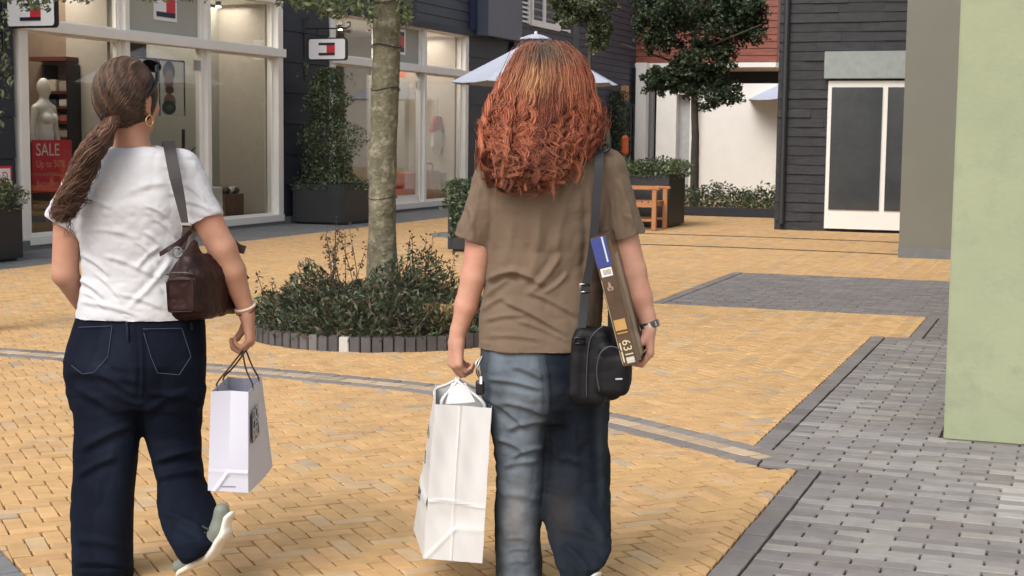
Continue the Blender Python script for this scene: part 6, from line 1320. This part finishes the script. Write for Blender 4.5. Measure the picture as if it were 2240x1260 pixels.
# brown wall and beige screen closing the left display, shelves with folded clothes behind the mannequin
US = 16.95; vx = lambda px, u=US: uv_of(PU(px, 250, u))[1]
g = MB(); g.gbox(US, US + .05, vx(40), vx(150), .1, 3.4); g.build('display_panel', M['brownint'], shop)
g = MB(); g.gbox(US - .03, US + .04, vx(150) + .002, VF - .17, .1, 3.4); g.build('display_panel', M['beige'], shop)
RBW = mat('red_brown_shelf', (.10, .025, .018), .5); sv0, sv1 = vx(98, 16.65), vx(146, 16.65)
r = thing('display_shelf', 'dark red-brown shelf unit with folded clothes behind the mannequin', 'shelf', W(16.8, (sv0 + sv1) / 2, .1))
zs = [float(PU(120, y, 16.65)[2]) for y in (395, 345, 300, 266, 233, 200)]
for z in zs: g = MB(); g.gbox(16.65, US - .005, sv0, sv1, z - .03, z); g.build('shelf_board', RBW, r)
g = MB(); g.gbox(16.65, US - .005, vx(66, 16.65), sv1, float(PU(100, 133, 16.65)[2]), float(PU(100, 124, 16.65)[2])); g.build('header_board', RBW, r)
for v_ in (sv0 - .03, sv1): g = MB(); g.gbox(16.65, US - .005, v_, v_ + .03, .1, zs[-1] + .35); g.build('upright', M['black'], r)
k = 0
for i, z in enumerate(zs):
    for j in range(2):
        w_ = (sv1 - sv0) / 2; col = [(.5, .42, .34), (.30, .24, .2), (.40, .12, .10), (.06, .07, .1), (.6, .56, .5)][k % 5]; g = MB(); g.gbox(16.69, US - .02, sv0 + j * w_ + .02, sv0 + (j + 1) * w_ - .02, z + .002, z + rng.uniform(.09, .17)); o = g.build('folded_clothes', mat('cloth_%d' % k, col, .9, var=.2), bevel=.01)
        tag(o, 'folded ' + ['tan', 'brown', 'red', 'navy', 'cream'][k % 5] + ' clothes, ' + ['left', 'right'][j] + ' pile on the ' + ['lowest', 'second', 'third', 'fourth', 'fifth', 'top'][i] + ' shelf behind the mannequin', 'clothes', 'folded clothes on the window shelves'); k += 1
# portrait poster hanging in the door bay
p0 = wpt(290, 129, .5); p1 = wpt(403, 257, .5); ua, ub = uv_of(p0)[0], uv_of(p1)[0]; zc = [float(wpt(403, 137, .5)[2]), float(wpt(403, 256, .5)[2])]; r = thing('portrait_poster', 'hanging poster with a bearded man above a dark green disc inside the shop door', 'poster', W((ua + ub) / 2, VF - .5, zc[1]))
g = MB(); g.gbox(ua, ub, VF - .52, VF - .5, zc[1], zc[0]); g.build('poster_board', mat('poster_pale_print', (.55, .57, .54), .6, var=.08, vscale=5), r)
for (a0, a1, b0, b1) in ((ua - .01, ub + .01, zc[0], zc[0] + .025), (ub, ub + .02, zc[1] + .02, zc[0]), ((ua + ub) / 2 - .0, (ua + ub) / 2 + .012, zc[1], zc[0])): g = MB(); g.gbox(a0, a1, VF - .505, VF - .49, b0, b1); g.build('poster_frame', M['planter'], r)
def disc(nm, px, py, rx, ry, m, off, par):
    c = wpt(px, py, .5); g = MB(); uc, zc_ = uv_of(c)[0], float(c[2]); ru = abs(uv_of(wpt(px + rx, py, .5))[0] - uv_of(wpt(px - rx, py, .5))[0]) / 2; rz = ry * float(np.linalg.norm(c - CAMP)) / FPX; n = 20
    P0 = [W(uc + ru * math.cos(2 * PI * i / n), VF - .499 + off, zc_ + rz * math.sin(2 * PI * i / n)) for i in range(n)]; P1_ = [p + B_ * .002 for p in P0]; g.add(P0 + P1_, [tuple(range(n)), tuple(range(n, 2 * n))[::-1]] + [(i, (i + 1) % n, n + (i + 1) % n, n + i) for i in range(n)]); g.build(nm, m, par)
disc('printed_hair', 369, 157, 13, 22, INK, .003, r); disc('printed_shirt', 371, 222, 13, 16, mat('print_plaid', (.16, .10, .09), .7, var=.5, vscale=60), .003, r); disc('printed_face', 369, 175, 9.5, 20, mat('print_face', (.22, .13, .10), .7, var=.3, vscale=40), .006, r); disc('printed_beard', 370, 196, 9, 9, mat('print_beard', (.06, .04, .035), .7), .009, r); disc('green_disc', 369, 235, 15, 15, mat('dark_green_print', (.012, .03, .02), .5), .006, r); disc('green_disc_centre', 369, 235, 7, 6, mat('mid_green_print', (.05, .09, .07), .5), .010, r)
g = MB(); p0 = wpt(400, 330, .5); g.gbox(uv_of(p0)[0] - .03, uv_of(p0)[0] + .0, VF - .5, VF - .46, float(wpt(400, 345, .5)[2]), float(wpt(400, 283, .5)[2])); o = g.build('dark_display_bar', M['planter']); tag(o, 'short dark vertical bar below the hanging portrait poster in the shop door', 'display bar')
hb = wpt(428, 345, .4); r = thing('handbag', 'black handbag with a tall looped handle standing inside the shop door', 'bag', hb * [1, 1, 0] + [0, 0, .9]); g = MB(); g.tube(guide([wpt(417, 368, .4), wpt(418, 335, .4), wpt(430, 321, .4), wpt(439, 335, .4), wpt(440, 362, .4)], 20), .016, 6); g.build('handle', M['black'], r, smooth=True); q0, q1 = uv_of(wpt(410, 390, .4))[0], uv_of(wpt(450, 390, .4))[0]; g = MB(); g.gbox(q0, q1, VF - .5, VF - .3, float(wpt(428, 410, .4)[2]), float(wpt(428, 362, .4)[2])); g.build('bag_body', M['black'], r, bevel=.03)
g = MB(); g.gbox(q0 - .15, q1 + .15, VF - .6, VF - .2, .1, float(wpt(428, 410, .4)[2])); o = g.build('display_plinth', M['white'], bevel=.01); tag(o, 'white display plinth under the black handbag inside the shop door', 'plinth')
# slatted wooden basket with dark rolled scarves
q0, q1 = uv_of(wpt(478, 450, .45))[0], uv_of(wpt(524, 450, .45))[0]; zt2 = float(wpt(500, 424, .45)[2]); r = thing('slatted_basket', 'brown slatted wooden basket at the foot of the right pane of the front shop window', 'basket', W((q0 + q1) / 2, VF - .5, .1)); SL = mat('brown_slat', (.16, .085, .05), .6, var=.2)
nsl = 10
for k in range(nsl):
    for vv in (VF - .36, VF - .72): g = MB(); w_ = (q1 - q0) / nsl; g.gbox(q0 + k * w_, q0 + (k + .6) * w_, vv - .02, vv, .12, zt2); g.build('slat', SL, r)
g = MB(); g.gbox(q0, q1, VF - .70, VF - .4, .105, zt2 - .03); g.build('liner', mat('dark_liner', (.02, .012, .01), .9), r)
for k in range(5): g = MB(); c = W(q0 + .12 + k * (q1 - q0 - .2) / 4, VF - .52, zt2 + .04); g.tube([c - A_ * .12 + [0, 0, -.02], c, c + A_ * .13 + [0, 0, .03 * (k % 2)]], [.05, .065, .045], 8); o = g.build('rolled_scarf', mat('scarf_%d' % k, [(.03, .03, .035), (.09, .06, .05), (.02, .02, .03), (.4, .38, .35), (.05, .035, .03)][k], .9), None, smooth=True); tag(o, ['black', 'brown', 'dark navy', 'pale grey', 'dark brown'][k] + ' rolled scarf in the slatted basket in the shop window', 'scarf', 'rolled scarves in the basket')
# second window: hanging garment, red box, red-brown bag
r = thing('hanging_garment', 'red, white and navy garment hanging in the far shop window', 'clothes', wpt(962, 250, .5)); 
def cloth(nm, P, m, dv):
    pts = [wpt(x, y, dv) for x, y in P]; n = len(pts); c = sum(pts) / n; g = MB(); V = pts + [p - B_ * .06 for p in pts] + [c + B_ * .05]; g.add(V, [(i, (i + 1) % n, 2 * n) for i in range(n)] + [(i, n + i, n + (i + 1) % n, (i + 1) % n) for i in range(n)] + [tuple(range(n, 2 * n))]); g.build(nm, m, r)
cloth('red_panel', [(945, 290), (950, 262), (957, 253), (966, 256), (974, 272), (984, 310), (978, 318), (968, 290), (958, 272), (951, 285)], mat('garment_red', (.25, .02, .02), .8), .45); cloth('white_panel', [(950, 285), (957, 272), (967, 290), (972, 312), (968, 338), (956, 338), (948, 320)], mat('garment_white', (.6, .58, .58), .8), .46); cloth('navy_panel', [(966, 318), (975, 312), (986, 325), (982, 338), (972, 343), (964, 338)], mat('garment_navy', (.03, .02, .035), .8), .44)
g = MB(); g.tube([wpt(957, 253, .5), wpt(957, 215, .5)], .006, 5); g.build('hanger_wire', M['steel'], r)
g = MB(); q0, q1 = uv_of(wpt(880, 400, .4))[0], uv_of(wpt(919, 400, .4))[0]; g.gbox(q0, q1, VF - .75, VF - .35, .12, float(wpt(900, 378, .4)[2])); o = g.build('red_box', mat('red_gift_box', (.33, .012, .02), .5, var=.15), bevel=.01); tag(o, 'red display box on the floor of the far shop window', 'box')
g = MB(); q0, q1 = uv_of(wpt(938, 400, .4))[0], uv_of(wpt(958, 400, .4))[0]; zz = float(wpt(950, 372, .4)[2]); r = thing('leather_tote', 'red-brown tote bag on the floor of the far shop window', 'bag', W((q0 + q1) / 2, VF - .5, .1)); g.gbox(q0, q1, VF - .65, VF - .35, .12, zz); g.build('tote_body', mat('tote_leather', (.15, .04, .025), .5), r, bevel=.02); g = MB(); g.tube(guide([W(q0 + .05, VF - .5, zz), W(q0 + .08, VF - .5, zz + .12), W(q1 - .08, VF - .5, zz + .12), W(q1 - .05, VF - .5, zz)], 16), .014, 6); g.build('handle', M['black'], r)
g = MB(); q0 = uv_of(wpt(966, 400, .4))[0]; g.gbox(q0, q0 + .3, VF - .7, VF - .35, .12, float(wpt(966, 378, .4)[2])); o = g.build('grey_display_box', M['planter'], bevel=.01); tag(o, 'dark grey display box beside the red-brown tote in the far shop window', 'box')
# small signs on the wall at the far left
p0 = PV(-6, 369, VF + .04); p1 = PV(21, 398, VF + .04); ua, ub = uv_of(p0)[0], uv_of(p1)[0]; z1, z0 = float(p0[2]), float(p1[2]); r = thing('wall_sign', 'small red sign with a white lettered panel at the left edge', 'sign', W((ua + ub) / 2, VF + .04, z0))
g = MB(); g.gbox(ua, ub + .03, VF + .035, VF + .05, z0 - .03, z1 + .03); g.build('sign_board', M['salered'], r); g = MB(); g.gbox(ua, ub, VF + .05, VF + .053, z0, z1); g.build('sign_panel', M['signwhite'], r); text_on('sign_letter', 'D', .15, W(ub - .15, VF + .0535, z0 + .02), A_, [0, 0, 1], M['salered'], r)
c = PV(36, 415, VF + .04); r = thing('wall_ornament', 'small round pale metal ornament on the navy wall above the left planter', 'ornament', c); g = MB()
for k in range(8): t = 2 * PI * k / 8; cc_ = c + A_ * .035 * math.cos(t) + np.array([0, 0, .05 * math.sin(t)]); g.tube([cc_ + A_ * .014 * math.cos(q) + np.array([0, 0, .02 * math.sin(q)]) for q in np.linspace(0, 2 * PI, 9)], .004, 4, caps=False)
o = g.build('ring_pattern', M['steel'], r); o['kind'] = 'stuff'
